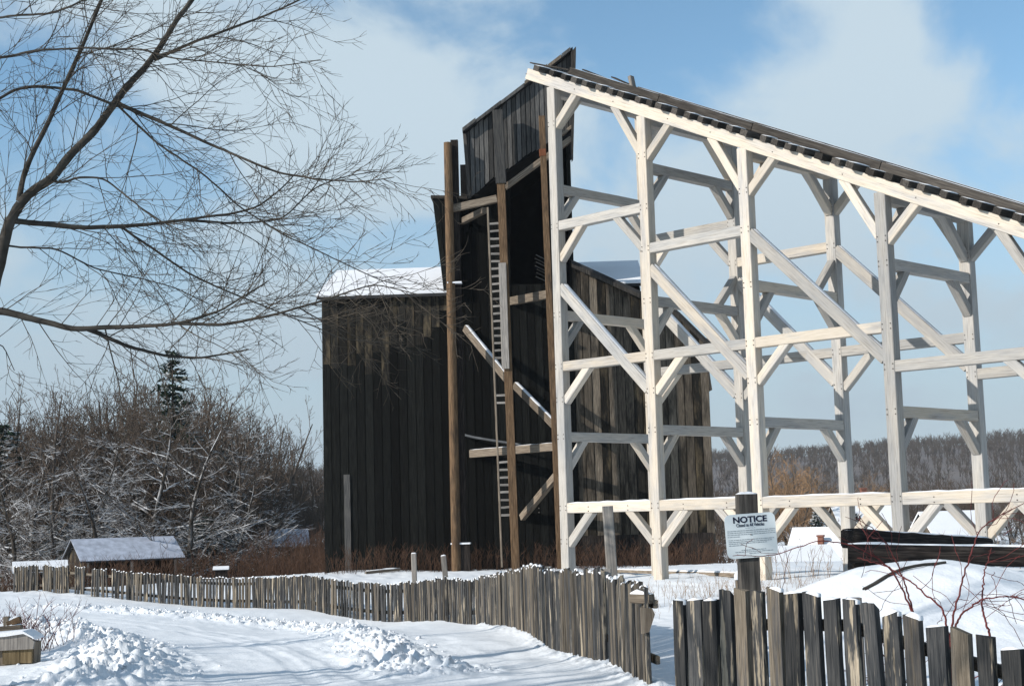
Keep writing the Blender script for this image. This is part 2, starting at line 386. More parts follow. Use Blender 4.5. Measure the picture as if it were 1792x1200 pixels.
ang = np.radians(np.concatenate([np.linspace(-80, -26, 22, endpoint=False), np.arange(-26, 26, .085), np.linspace(26, 80, 22)]))
rad = np.concatenate([np.geomspace(1.2, 8, 24, endpoint=False), np.geomspace(8, 62, 520, endpoint=False), np.geomspace(62, 4000, 90)])
RA, AN = np.meshgrid(rad, ang, indexing='ij'); GX = RA * np.sin(AN); GY = RA * np.cos(AN)
GZ = gz(GX, GY); GZ = GZ - np.clip((RA - 1500) / 2500, 0, 1) * 30
nr_, na_ = RA.shape; idx = np.arange(nr_ * na_).reshape(nr_, na_)
Q = np.stack([idx[:-1, :-1], idx[:-1, 1:], idx[1:, 1:], idx[1:, :-1]], -1).reshape(-1, 4)[:, ::-1]
ground = meshobj('snowy_ground', npmesh('snowy_ground', np.stack([GX, GY, GZ], -1).reshape(-1, 3), Q, M['snow_ground'], True), None, None, Matrix())
tag(ground, kind='structure')

# clods of plowed snow
def ico(seed):
    r = random.Random(seed); t = (1 + 5**.5) / 2
    v = [Vector(p).normalized() * r.uniform(.5, 1.25) for p in [(-1, t, 0), (1, t, 0), (-1, -t, 0), (1, -t, 0), (0, -1, t), (0, 1, t), (0, -1, -t), (0, 1, -t), (t, 0, -1), (t, 0, 1), (-t, 0, -1), (-t, 0, 1)]]
    f = [(0,11,5),(0,5,1),(0,1,7),(0,7,10),(0,10,11),(1,5,9),(5,11,4),(11,10,2),(10,7,6),(7,1,8),(3,9,4),(3,4,2),(3,2,6),(3,6,8),(3,8,9),(4,9,5),(2,4,11),(6,2,10),(8,6,7),(9,8,1)]
    return np.array(v), np.array(f)
def clods(name, P, n, spread, smin, smax):
    VV = []; FF = []; k = 0; P = np.array(P); seg = np.hypot(*(P[1:] - P[:-1]).T); cum = np.append(0, seg.cumsum())
    xs, ys, ss = [], [], []
    for i in range(n):
        u = NR.uniform(0, cum[-1]); j = min(np.searchsorted(cum, u) - 1, len(seg) - 1); j = max(j, 0); t = (u - cum[j]) / seg[j]
        q = P[j] * (1 - t) + P[j + 1] * t
        xs.append(q[0] + NR.normal(0, spread)); ys.append(q[1] + NR.normal(0, spread)); ss.append(smin + (smax - smin) * NR.random()**2.2)
    zs = gz(np.array(xs), np.array(ys)); base = [ico(s) for s in range(8)]
    for x, y, z, s in zip(xs, ys, zs, ss):
        v, f = base[NR.integers(8)]; a = NR.uniform(0, 6.28); c, sn = math.cos(a), math.sin(a)
        w = v * np.array([s * NR.uniform(.8, 1.4), s, s * .75]); w = np.stack([w[:, 0] * c - w[:, 1] * sn, w[:, 0] * sn + w[:, 1] * c, w[:, 2]], 1)
        VV.append(w + np.array([x, y, z + s * .02])); FF.append(f + k); k += 12
    return meshobj(name, npmesh(name, np.concatenate(VV), np.concatenate(FF), M['snow'], True, 3), None, None, Matrix())
tag(clods('snow_clods', BERM, 3200, .33, .008, .055), 'loose clods of plowed snow heaped along the fence side of the road', 'snow', kind='stuff')
tag(clods('snow_clods', BERM2, 2200, .5, .007, .058), 'broken snow clods on the shaded bank beside the wooden box', 'snow', kind='stuff')

# ------------------------------------------------------------------ far hillside
hx = np.linspace(-700, 900, 120); hy = np.linspace(330, 1400, 60)
HX, HY = np.meshgrid(hx, hy); 
def hillz(x, y):
    crest = 3 * np.sin(x / 37.0) * 0 + np.interp(x, [-700, -200, 60, 160, 320, 500, 900], [26, 24, 26, 29, 37, 46, 58]) + 4 * (fbm(x / 90, x * 0 + 3.3, 3, 5) - .45)
    t = np.clip((y - 330) / 570, 0, 1); prof = t * t * (3 - 2 * t)
    return -6 + (crest + 6) * prof - np.clip((y - 900) / 500, 0, 1) * 30
HZ = hillz(HX, HY); i2 = np.arange(HX.size).reshape(HX.shape)
Q = np.stack([i2[:-1, :-1], i2[:-1, 1:], i2[1:, 1:], i2[1:, :-1]], -1).reshape(-1, 4)
mh, th, bh = mat('hill_floor'); cc = th.nodes.new('ShaderNodeTexCoord'); nn = noise(th, cc.outputs['Object'], .03, 6, .65)
rr = ramp(th, [(.35, (.10, .082, .075)), (.62, (.16, .135, .12)), (.72, (.18, .16, .15))]); th.links.new(nn, rr.inputs[0]); th.links.new(rr.outputs[0], bh.inputs['Base Color'])
hill = meshobj('wooded_hillside', npmesh('wooded_hillside', np.stack([HX, HY, HZ], -1).reshape(-1, 3), Q, mh, True), None, None, Matrix()); tag(hill, kind='structure')
nT = 14000; tx = NR.uniform(-420, 640, nT); ty = 430 + 490 * NR.random(nT)**.7; tz = hillz(tx, ty)
ths = NR.uniform(3, 9, nT) * (.7 + .6 * fbm(tx / 60, ty / 60, 3, 41)); segs = []
S0 = np.stack([tx, ty, tz], 1); segs.append(np.concatenate([S0, S0 + np.stack([0 * tx, 0 * tx, ths * .8], 1), .14 + 0 * tx[:, None], .06 + 0 * tx[:, None]], 1))
for k in range(8):
    a = NR.uniform(0, 6.28, nT); st = S0 + np.stack([0 * tx, 0 * tx, ths * NR.uniform(.2, .6, nT)], 1)
    en = st + np.stack([np.cos(a) * ths * .22, np.sin(a) * ths * .22, ths * NR.uniform(.2, .42, nT)], 1)
    segs.append(np.concatenate([st, en, .11 + 0 * tx[:, None], .07 + 0 * tx[:, None]], 1))
V, Q = tubes(np.concatenate(segs))
tag(meshobj('far_woods', npmesh('far_woods', V, Q, M['bark_far']), None, None, Matrix()), 'bare leafless woods covering the distant hillside', 'woods', kind='stuff')

# ------------------------------------------------------------------ the coal breaker
BROT = -0.039
F = Matrix.Translation((0, 60, 0)) @ Matrix.Rotation(BROT, 4, 'Z'); FI = F.inverted()
def fz(px, py, yd=0.0):
    o = FI @ EYEV; d = FI.to_3x3() @ ray(px, py); t = (yd - o.y) / d.y
    p = o + d * t; return (p.x, p.z)
def f3(px, py, yd): u, z = fz(px, py, yd); return (u, yd, z)
def fg(u, yd=0.0):
    w = F @ Vector((u, yd, 0)); return gz1(w.x, w.y)
breaker = empty('coal_breaker', F @ Matrix.Translation((0, 0, fg(0))))
tag(breaker, 'tall black wooden coal breaker of vertical boards with a slant-topped tower', 'coal breaker')
def line(a, b):
    (u0, z0), (u1, z1) = a, b
    return lambda u: z0 + (z1 - z0) * (u - u0) / (u1 - u0)
def poly(pts):
    pts = sorted(pts); return lambda u: float(np.interp(u, [p[0] for p in pts], [p[1] for p in pts]))
uL, uE = fz(567, 900)[0], fz(1242, 700)[0]
eave = fz(660, 517)[1]
uT0, uT1 = fz(800, 600)[0], fz(1002, 400)[0]
rake = poly([fz(960, 446), fz(987, 457), fz(1121, 518), fz(1180, 546), fz(1242, 607)])
gm = min(fg(uL), fg(0), fg(uE)) - .3
wall_m = box('front_wall', (uL, .06, gm), (uT0, .3, eave), M['interior_dark'], breaker, F)
wall_t = prism('tower_wall', [(uT0, gm), (uT1, gm), (uT1, fz(1000, 497)[1]), (fz(893, 497)[0], fz(893, 497)[1]), (fz(893, 330)[0], fz(893, 318)[1]), (uT0, fz(800, 345)[1])], .062, .3, M['interior_dark'], breaker, F)
us = np.linspace(uT1, uE, 14)
wall_r = prism('side_wall', [(uT1, gm), (uE, gm)] + [(u, rake(u)) for u in us[::-1]], .064, .3, M['interior_dark'], breaker, F)
def boards(parent, u0, u1, top, bot, mt, wd, yd=0.0, th=.03, name='board', lap=True, jag=0.0, alt=None, gap=.006):
    n = max(1, round((u1 - u0) / wd)); w = (u1 - u0) / n
    for i in range(n):
        a, b = u0 + i * w, u0 + (i + 1) * w
        off = -RNG.uniform(0, .03 if lap else .01)
        ex = -.013 if lap else -gap
        bz0, bz1 = bot(a), bot(b); j = RNG.uniform(0, jag)
        lean = RNG.uniform(-.006, .006)
        m = mt if alt is None or RNG.random() > alt[1] else alt[0]
        prism(name, [(a - ex, bz0 + j), (b + ex, bz1 + j), (b + ex + lean, top(b) - RNG.uniform(0, jag * .6)), (a - ex + lean, top(a) - RNG.uniform(0, jag * .6))], yd + off, yd + off + th, m, parent, F)
flat = lambda z: (lambda u: z)
gnd = lambda u: fg(u) - .15
# burnt-off paint shows paler wood under the left eave, so those boards are two lengths
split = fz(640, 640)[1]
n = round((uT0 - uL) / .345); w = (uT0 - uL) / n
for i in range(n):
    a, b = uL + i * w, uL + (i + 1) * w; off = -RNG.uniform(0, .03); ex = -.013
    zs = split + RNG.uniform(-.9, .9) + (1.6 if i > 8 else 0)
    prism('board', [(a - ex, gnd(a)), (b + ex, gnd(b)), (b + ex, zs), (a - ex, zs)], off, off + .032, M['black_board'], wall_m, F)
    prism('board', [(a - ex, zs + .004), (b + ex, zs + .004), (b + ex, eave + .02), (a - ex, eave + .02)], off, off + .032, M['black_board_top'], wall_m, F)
uo = fz(893, 450)[0]
boards(wall_t, uT0, uo, flat(fz(840, 345)[1]), gnd, M['black_board'], .33)
boards(wall_t, uo, uT1 - .1, flat(fz(940, 497)[1]), gnd, M['black_board'], .33)
boards(wall_r, uT1 - .1, uE, rake, gnd, M['weathered_board'], .345, alt=(M['black_board_top'], .18))
# loose grey plank against the left wall
u, z0 = fz(608, 830); beam('loose_plank', (u, -.05, fg(u) - .1), (u - .02, -.04, z0), .26, .03, M['head_board'], breaker, F, up=(0, 1, 0))
# dark sill skirting of the right-hand wall
boards(wall_r, fz(1010, 940)[0], uE - .1, flat(fz(1100, 935)[1]), gnd, M['charred_log'], .9, yd=-.075, th=.03, name='skirt_board', lap=False)
# rear volume and roof of the main house
RD = 5.4
u0r, u1r = fz(556, 500)[0], fz(1128, 490)[0]
ridge = fz(660, 474.5, RD)[1]
box('rear_wall', (uL + .02, 10.5, gm), (u1r - .2, 10.75, eave - .05), M['black_board'], breaker, F)
pr = [(.3, gm), (10.5, gm), (10.5, eave - .05), (RD, ridge - .15), (.3, eave - .02)]
for uu in (uL + .01, u1r - .3):
    GF = F @ Matrix.Translation((uu, 0, 0)) @ Matrix.Rotation(math.pi/2, 4, 'Z')   # local x = depth, local y = -u
    prism('gable_wall', [(a, b) for a, b in pr], -.12, 0, M['black_board'], breaker, GF)
GF = F @ Matrix.Translation((0, 0, 0)) @ Matrix.Rotation(math.pi/2, 4, 'Z')
sl = (ridge - eave) / (RD + .3)
roofp = [(-.35, eave - .02), (RD, ridge), (RD * 2 + .35, eave - .02), (RD * 2 + .35, eave - .14), (RD, ridge - .12), (-.35, eave - .14)]
def main_roof(ua, ub, y0):
    e0 = eave + .02 + (y0 + .3) * sl - .04
    rp_ = [(y0, e0), (RD, ridge), (RD * 2 + .35, eave - .02), (RD * 2 + .35, eave - .14), (RD, ridge - .12), (y0, e0 - .12)]
    roof = prism('roof', rp_, -ub, -ua, M['tar_roof'], breaker, GF)
    prism('snow_cover', [(y0 - .01, e0 + .005), (y0 - .02, e0 + .08), (RD, ridge + .10), (RD * 2 + .3, eave + .06), (RD * 2 + .3, eave - .015), (RD, ridge + .004)], -ub - .02, -ua + .04, M['snow'], roof, GF)
main_roof(u0r, uT0 - .02, -.35)
main_roof(uT1 + .02, u1r, .36)
# lean-to roof over the right-hand wall
rp = [(u, rake(u)) for u in np.linspace(uT1 - .1, uE + .25, 18)]
lean = prism('lean_to_roof', [(u, z + .02) for u, z in rp] + [(u, z + .16) for u, z in rp[::-1]], -.32, 4.9, M['tar_roof'], breaker, F)
prism('rake_board', [(u, z - .16) for u, z in rp] + [(u, z + .022) for u, z in rp[::-1]], -.36, -.30, M['tie_wood'], lean, F)
box('end_wall', (uE - .2, .31, gm), (uE - .02, 4.8, rake(uE) - .02), M['weathered_board'], breaker, F)
box('rear_wall', (uT1, 4.6, gm), (uE - .21, 4.8, rake(uE) - .02), M['weathered_board'], breaker, F)
prism('loose_flap', [fz(1238, 650), fz(1241, 650), fz(1246, 682), fz(1242, 684)], -.1, .25, M['tie_wood'], breaker, F)
# tower body: dark open loft under the head house
tz = fz(900, 300)[1]
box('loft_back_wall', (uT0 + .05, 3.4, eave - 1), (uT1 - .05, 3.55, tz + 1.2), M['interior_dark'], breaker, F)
box('loft_side_wall', (uT1 - .16, .08, gm), (uT1, 4.5, fz(1002, 200)[1]), M['black_board'], breaker, F)
box('loft_side_wall', (uT0 + .0, .31, gm), (uT0 + .15, 4.5, fz(800, 348)[1]), M['black_board'], breaker, F)
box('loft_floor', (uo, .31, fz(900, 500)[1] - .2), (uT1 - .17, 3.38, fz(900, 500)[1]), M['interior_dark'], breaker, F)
for k in range(7):   # loose slats seen in the loft
    zc = fz(945, 448 + k * 6.4)[1]; uc = fz(938, 450)[0] + RNG.uniform(-.05, .05)
    beam('slat', (uc, .35, zc + .12), (uc + .5, .55, zc - .12), .07, .03, M['head_board'], breaker, F)
# flared chute wall on the tower's left shoulder
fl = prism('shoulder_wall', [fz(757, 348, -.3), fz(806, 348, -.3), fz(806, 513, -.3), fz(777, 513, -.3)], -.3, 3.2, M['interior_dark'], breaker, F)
for k in range(4):
    ta, tb = k / 4, (k + 1) / 4 - .03
    T_ = [757 + 49 * ta, 757 + 49 * tb]; B_ = [777 + 29 * ta, 777 + 29 * tb]
    prism('board', [fz(T_[0], 345, -.33), fz(T_[1], 345, -.33), fz(B_[1], 514, -.33), fz(B_[0], 514, -.33)], -.335 - .012 * (k % 2), -.305, M['black_board'], fl, F)
prism('cap_board', [fz(754, 342, -.4), fz(864, 344, -.4), fz(864, 348, -.4), fz(754, 347, -.4)], -.45, 3.3, M['tie_wood'], breaker, F)
# head house
HY_ = -1.8
ht = line(fz(812, 233, HY_), fz(1003, 90, HY_)); hb = line(fz(822, 346, HY_), fz(1001, 222, HY_))
h0, h1 = fz(815, 300, HY_)[0], fz(1001, 150, HY_)[0]
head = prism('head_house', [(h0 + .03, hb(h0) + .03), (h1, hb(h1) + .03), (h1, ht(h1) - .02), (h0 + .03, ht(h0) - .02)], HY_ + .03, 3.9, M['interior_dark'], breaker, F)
boards(head, h0, h1, ht, hb, M['head_board'], .195, yd=HY_, th=.026, jag=.16, lap=False, gap=.016)
hr = prism('head_roof', [(h0 - .08, ht(h0 - .08) + .0), (h1 + .08, ht(h1 + .08)), (h1 + .08, ht(h1 + .08) + .13), (h0 - .08, ht(h0 - .08) + .13)], HY_ - .22, 4.1, M['tar_roof'], breaker, F)
uu = h0 - .08
while uu < h1 - .2:   # broken roof boards along the edge
    L_ = RNG.uniform(.5, 1.2); ub = min(uu + L_, h1)
    a = ht(uu) + RNG.uniform(-.04, .05); b = a + (ht(ub) - ht(uu))
    prism('fascia_board', [(uu, a), (ub - .02, b), (ub - .02, b + .15), (uu, a + .15)], HY_ - .27, HY_ - .222, M['head_board'] if RNG.random() < .6 else M['beam_old'], hr, F); uu = ub
prism('corner_board', [fz(999, 92, HY_ - .3), fz(1008, 82, HY_ - .3), fz(1003, 268, HY_ - .3), fz(1000, 272, HY_ - .3)], HY_ - .34, HY_ + .9, M['tie_wood'], breaker, F)
b0, b1 = f3(884, 328, HY_ - .06), f3(1000, 243, HY_ - .06)
beam('sill_beam', b0, b1, .22, .24, M['beam_old'], breaker, F, up=(0, 1, 0))
beam('sill_beam', f3(984, 236, HY_ - .05), f3(1001, 222, HY_ - .05), .12, .2, M['beam_old'], breaker, F, up=(0, 1, 0))
beam('corner_post', f3(813, 234, HY_ - .05), f3(822, 347, HY_ - .05), .14, .12, M['tie_wood'], breaker, F)
# poles and posts in front of the tower
PY = -2.35
def pole(px0, py0, px1, dia, mt, yd, name='support_pole'):
    a = Vector(f3(px0, py0, yd)); u = fz(px1, 1000, yd)[0]; b = Vector((u, yd, fg(u, yd) - .2)); d = a - b; ln = d.length
    n, m = 14, 16; v = []; f = []
    for i in range(m + 1):
        t = i / m; r = dia / 2 * (1.08 - .16 * t) * RNG.uniform(.98, 1.02)
        v += [(r * math.cos(6.2832 * k / n), r * math.sin(6.2832 * k / n), t * ln) for k in range(n)]
    for i in range(m): f += [[n*i + k, n*i + (k + 1) % n, n*(i + 1) + (k + 1) % n, n*(i + 1) + k] for k in range(n)]
    f.append([n*m + k for k in range(n)])
    R = d.to_track_quat('Z', 'Y').to_matrix().to_4x4()
    return meshobj(name, pymesh(name, v, f, mt, True), None, breaker, F @ Matrix.Translation(b) @ R)
p1 = pole(783.5, 250, 799, .36, M['brown_post'], PY)
def vpost(px0, py0, px1, w, h, mt, yd, name='support_post', par=breaker):
    a = f3(px0, py0, yd); u = fz(px1, 1000, yd)[0]
    return beam(name, a, (u, yd, fg(u, yd) - .2), h, w, mt, par, F, up=(1, 0, 0))
vpost(795, 246, 812, .30, .26, M['charred_log'], PY + .35)
blk = box('footing_block', (fz(800, 960, PY)[0], PY - .06, fg(fz(805, 990, PY)[0], PY) - .2), (fz(822, 960, PY)[0], PY + .4, fz(810, 952, PY)[1]), M['charred_log'], breaker, F)
box('snow_cover', (fz(789, 960, PY)[0], PY - .1, fz(810, 951.8, PY)[1]), (fz(823, 960, PY)[0], PY + .42, fz(810, 949, PY)[1]), M['snow'], blk, F)
mp_ = vpost(876, 300, 903, .32, .30, M['brown_post'], PY)
vpost(872, 194, 880, .40, .30, M['head_board'], PY + .02, 'post_head') if False else beam('post_head', f3(871, 194, PY - .03), f3(877, 322, PY - .03), .34, .42, M['head_board'], breaker, F, up=(1, 0, 0))
beam('post_plank', f3(879, 460, PY - .22), f3(885, 645, PY - .22), .04, .30, M['grey_timber'], breaker, F, up=(1, 0, 0))
p3 = vpost(948, 204, 981, .25, .24, M['brown_post'], PY - .05)
beam('iron_band', f3(949.5, 262, PY - .05), f3(950, 274, PY - .05), .27, .28, M['rusty_iron'], p3, F, up=(1, 0, 0))
# cross beams and braces between tower wall and poles
for (a, b, w, ya, yb) in [((793, 365), (870, 348), .30, PY + .2, PY), ((808, 388), (848, 368), .24, .0, PY + .1), ((896, 527), (960, 515), .34, -.02, PY), ((815, 574), (888, 663), .30, -.02, PY + .1),
                          ((902, 674), (972, 745), .30, -.02, PY), ((824, 794), (976, 781), .32, -.02, PY), ((914, 905), (974, 832), .28, -.02, PY)]:
    beam('cross_beam', f3(*a, ya), f3(*b, yb), .22, w, M['beam_old'], breaker, F, snow=.03 if a[0] in (824, 815, 902) else None)
# sagging pipe
pp = [(805, 759), (830, 765), (860, 770), (890, 775), (912, 778)]
sg = []
for k in range(4):
    a, b = f3(*pp[k], -.25 - .1 * k), f3(*pp[k + 1], -.35 - .1 * k); sg.append((*a, *b, .05, .05))
V, Q = tubes(sg, 8); meshobj('sagging_pipe', npmesh('sagging_pipe', V, Q, M['galv_pipe'], True), None, breaker, F)
box('snow_cover', (fz(783, 494, PY)[0], PY - .15, fz(783, 496.5, PY)[1]), (fz(808, 494, PY)[0], PY + .2, fz(783, 494, PY)[1]), M['snow'], p1, F)
# ladder
LY = PY - .1
la, lb = f3(853.5, 363, LY), f3(878.5, 992, LY)
lad = beam('ladder', la, lb, .075, .075, M['beam_old'], breaker, F, up=(1, 0, 0))
y = 392
while y < 908:
    if not (628 < y < 690 or 716 < y < 802):
        xl = 853.5 + 25 * (y - 363) / 629 + 2; xr = xl + 20 - (y - 392) * .002
        beam('rung', f3(xl, y, LY), f3(xr, y - 1 + RNG.uniform(-1, 1), LY + .03), .07, .085, M['grey_timber'], lad, F, ch=.006)
    y += 12.9 * RNG.uniform(.97, 1.05)

# ------------------------------------------------------------------ the new timber trestle
A_ = 0.78046
O_ = at(976, 885, 38.0)
TF = Matrix.Translation((O_.x, O_.y, 0)) @ Matrix.Rotation(A_ - math.pi/2, 4, 'Z')
def tg(s, t):
    w = TF @ Vector((s, t, 0)); return gz1(w.x, w.y)
trestle = empty('timber_trestle', TF @ Matrix.Translation((0, 0, tg(0, 0))))
tag(trestle, 'pale new timber trestle frame of braced posts sloping down from the breaker', 'trestle')
NT = M['new_timber']; AT = M['aged_shade_timber']; PS = .275
def chord(s): return 13.99 - .4737 * (s + .66)         # top of the sloping chord
SP = [.19, 3.28, 6.33, 9.92, 13.5]
TB = 3.6
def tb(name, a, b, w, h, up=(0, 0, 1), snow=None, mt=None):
    if mt is None:      # low-end posts have weathered grey; the back row's grey paints in its shade
        greyed = .75 if min(a[1], b[1]) > 2 or (a[1] != b[1]) else (.85 if (name == 'post' and a[0] > 6) else .3)
        mt = NT if name == 'lower_girt' or RNG.random() > greyed else AT
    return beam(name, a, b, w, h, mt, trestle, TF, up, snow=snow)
rows = (0.0, TB)
slope = Vector((1, 0, -.4737)).normalized()
for t0 in rows:
    tc_ = t0 + PS / 2
    for i, s in enumerate(SP):
        tb('post', (s, tc_, tg(s, tc_) - .25), (s, tc_, chord(s) - .29 / slope.x * 1.0), PS, PS, up=(0, 1, 0))
    tb('top_chord', (-.68, tc_, chord(-.68) - .165), (14.6, tc_, chord(14.6) - .165), PS, .30)
    gt = t0 + .13
    for i in range(4):
        a, b = SP[i] + .14, SP[i + 1] - .14
        tb('lower_girt', (a, gt, 2.035), (b, gt, 2.035), .25, .26, snow=.035)
        zt = 5.72 if i < 3 else 4.85
        tb('middle_girt', (a, gt, zt), (b, gt, zt), .23, .245)
        if i < 2: tb('upper_girt', (a, gt, (9.46, 8.4)[i]), (b, gt, (9.46, 8.4)[i]), .23, .25)
    def k(name, s0, z0, s1, z1, w=.2): tb(name, (s0, gt, z0), (s1, gt, z1), .2, w)
    K = 'knee_brace'
    for i, s in enumerate(SP):     # knees under the chord
        e = PS / 2 - .05
        if i < 4: k(K, s + e, chord(s) - 1.42, s + .86, chord(s + .86) - .28)
        if i > 0: k(K, s - e, chord(s) - 1.28, s - .93, chord(s - .93) - .28)
    for i, s in enumerate(SP):     # knees under the lower girts
        if i < 4: k(K, s + .1, 1.10, s + .92, 1.95)
        if i > 0: k(K, s - .1, 1.10, s - .92, 1.95)
    k(K, SP[0] + .12, 8.55, SP[0] + .92, 9.40); k(K, SP[1] - .12, 8.42, SP[1] - 1.0, 9.40)
    for i in (0, 1, 2): k(K, SP[i] + .12, 4.80, SP[i] + .98, 5.66)
    k(K, SP[4] - .12, 4.0, SP[4] - .95, 4.80)
    for i in range(3):             # long diagonals
        s0, s1 = SP[i] + .1, SP[i + 1] - .1; z0 = (7.82, 7.9, 8.3)[i]; z1 = (4.90, 4.97, 5.03)[i]
        tb('diagonal_brace', (s0, gt - .01, z0), (s1, gt - .01, z1), .22, .27, snow=.015)
# bents across the trestle
for i, s in enumerate(SP):
    lv = [3.885, 7.09] + ([10.48] if i < 2 else [])
    if i == 4: lv = [3.885]
    for z in lv:
        tb('cross_girt', (s, PS - .04, z), (s, TB + .04, z), .22, .245)
        tb('knee_brace', (s, PS - .04, z - .82), (s, PS + .62, z - .06), .2, .19)
        tb('knee_brace', (s, TB + .04, z - .82), (s, TB - .70, z - .06), .2, .19)
    c = chord(s) - .42
    tb('cap_beam', (s, PS - .02, c - .02), (s, TB + .02, c - .02), .24, .24)
    tb('knee_brace', (s, PS - .04, c - 1.0), (s, PS + .8, c - .06), .2, .2)
    tb('knee_brace', (s, TB + .04, c - 1.0), (s, TB - .9, c - .06), .2, .2)
    if i in (1, 2): tb('up_brace', (s, TB - .75, 7.18), (s, TB + .03, 7.98), .2, .18)
# bolt heads at the joints
bolts = []
def bolt(s_, t_, z_):
    for dz in (-.055, .055): bolts.append((s_, t_ + .01, z_ + dz, s_, t_ - .012, z_ + dz, .015, .013))
for t0 in rows:
    for i, s in enumerate(SP):
        for z in [2.035, 1.18, 3.885, 7.09, 4.85, chord(s) - 1.35] + ([5.72] if i < 4 else []) + ([9.46] if i < 2 else []) + ([8.4] if i in (1, 2) else []):
            if z < chord(s) - .3:
                for ds in (-.1, .1): bolt(s + ds, t0, z)
        for ds in (-.88, .88):
            bolt(s + ds, t0 + .005, 2.0); bolts.append((s + ds, t0 + .01, chord(s + ds) - .18, s + ds, t0 - .012, chord(s + ds) - .18, .015, .013))
V, Q = tubes(bolts, 6); cpn = len(bolts)
caps_ = np.array([[12 * i + 6 + k for k in (0, 1, 2, 3)] for i in range(cpn)] + [[12 * i + 6 + k for k in (3, 4, 5, 0)] for i in range(cpn)])
tag(meshobj('bolt_heads', npmesh('bolt_heads', V, np.concatenate([Q, caps_]), M['tie_wood']), None, trestle, TF), kind='stuff')
# dark ties and guard timbers on top
nrm = Vector((.4737, 0, 1)).normalized()
s = -.1
tie_i = 0
while s < 14.4:
    zc = chord(s) + .085
    o = tb('tie', (s, -.14 + RNG.uniform(-.12, .10), zc + RNG.uniform(-.015, .01)), (s, TB + PS + .2, zc), .19 * RNG.uniform(.85, 1.15), .15, up=nrm, snow=.025 if RNG.random() < .85 else None, mt=M['tie_wood'])
    s += .40 + RNG.uniform(-.06, .07)
for t0 in (.55, TB - .25):
    s = .5
    while s < 14.2:
        e = min(s + RNG.uniform(2.6, 3.6), 14.4)
        tb('guard_timber', (s, t0, chord(s) + .27), (e - .02, t0, chord(e - .02) + .27), .24, .2, up=nrm, mt=M['tie_wood'], snow=.012); s = e
for a, b in [(((-.75, .3), .17), ((.5, .5), .30)), (((.9, .6), .42), ((2.4, .9), .28)), (((1.4, 1.2), .45), ((2.6, 1.3), .30))]:
    tb('loose_deck_board', (a[0][0], a[0][1], chord(a[0][0]) + a[1]), (b[0][0], b[0][1], chord(b[0][0]) + b[1]), .2, .035, up=nrm, mt=M['tie_wood'])
tb('loose_deck_board', (2.62, .6, chord(2.62) + .2), (2.5, .62, chord(2.5) + .62), .1, .16, mt=M['grey_timber'], up=(0, 1, 0))

# ------------------------------------------------------------------ picket fences
def picket_mesh(seed, w, th, top):
    r = random.Random(seed); n = 5; H = 1.7; v = []; f = []
    for i in range(n):
        t = i / (n - 1); z = (t - 1) * H; ww = w / 2 * r.uniform(.93, 1.05); jx = r.uniform(-.006, .006); hh = th / 2 * r.uniform(.9, 1.1)
        v += [(-ww + jx, -hh, z), (ww + jx, -hh, z), (ww + jx, hh, z), (-ww + jx, hh, z)]
    v[-4:] = [(x, y, z + (r.uniform(-.05, .0) if x * top < 0 else 0) + r.uniform(-.012, 0)) for x, y, z in v[-4:]]
    for i in range(n - 1): f += [[4*i + k, 4*i + (k + 1) % 4, 4*i + 4 + (k + 1) % 4, 4*i + 4 + k] for k in range(4)]
    f.append([4*(n - 1) + k for k in range(4)])
    return pymesh('picket', v, f)
def cap_mesh(seed, w, th, h):
    r = random.Random(seed); v = []; f = []
    for i in range(6):
        t = i / 5; x = (t - .5) * w * .93; hh = h * math.sin(math.pi * (.12 + .76 * t)) * r.uniform(.75, 1.15)
        v += [(x, -th * .5, -.02), (x, -th * .48, hh * .55), (x, 0, hh), (x, th * .48, hh * .55), (x, th * .5, -.02)]
    for i in range(5): f += [[5*i + k, 5*i + 5 + k, 5*i + 6 + k, 5*i + 1 + k] for k in range(4)]
    f += [[0, 1, 2, 3, 4], [29, 28, 27, 26, 25]]
    return pymesh('snow_cap', v, f, M['snow'], True)
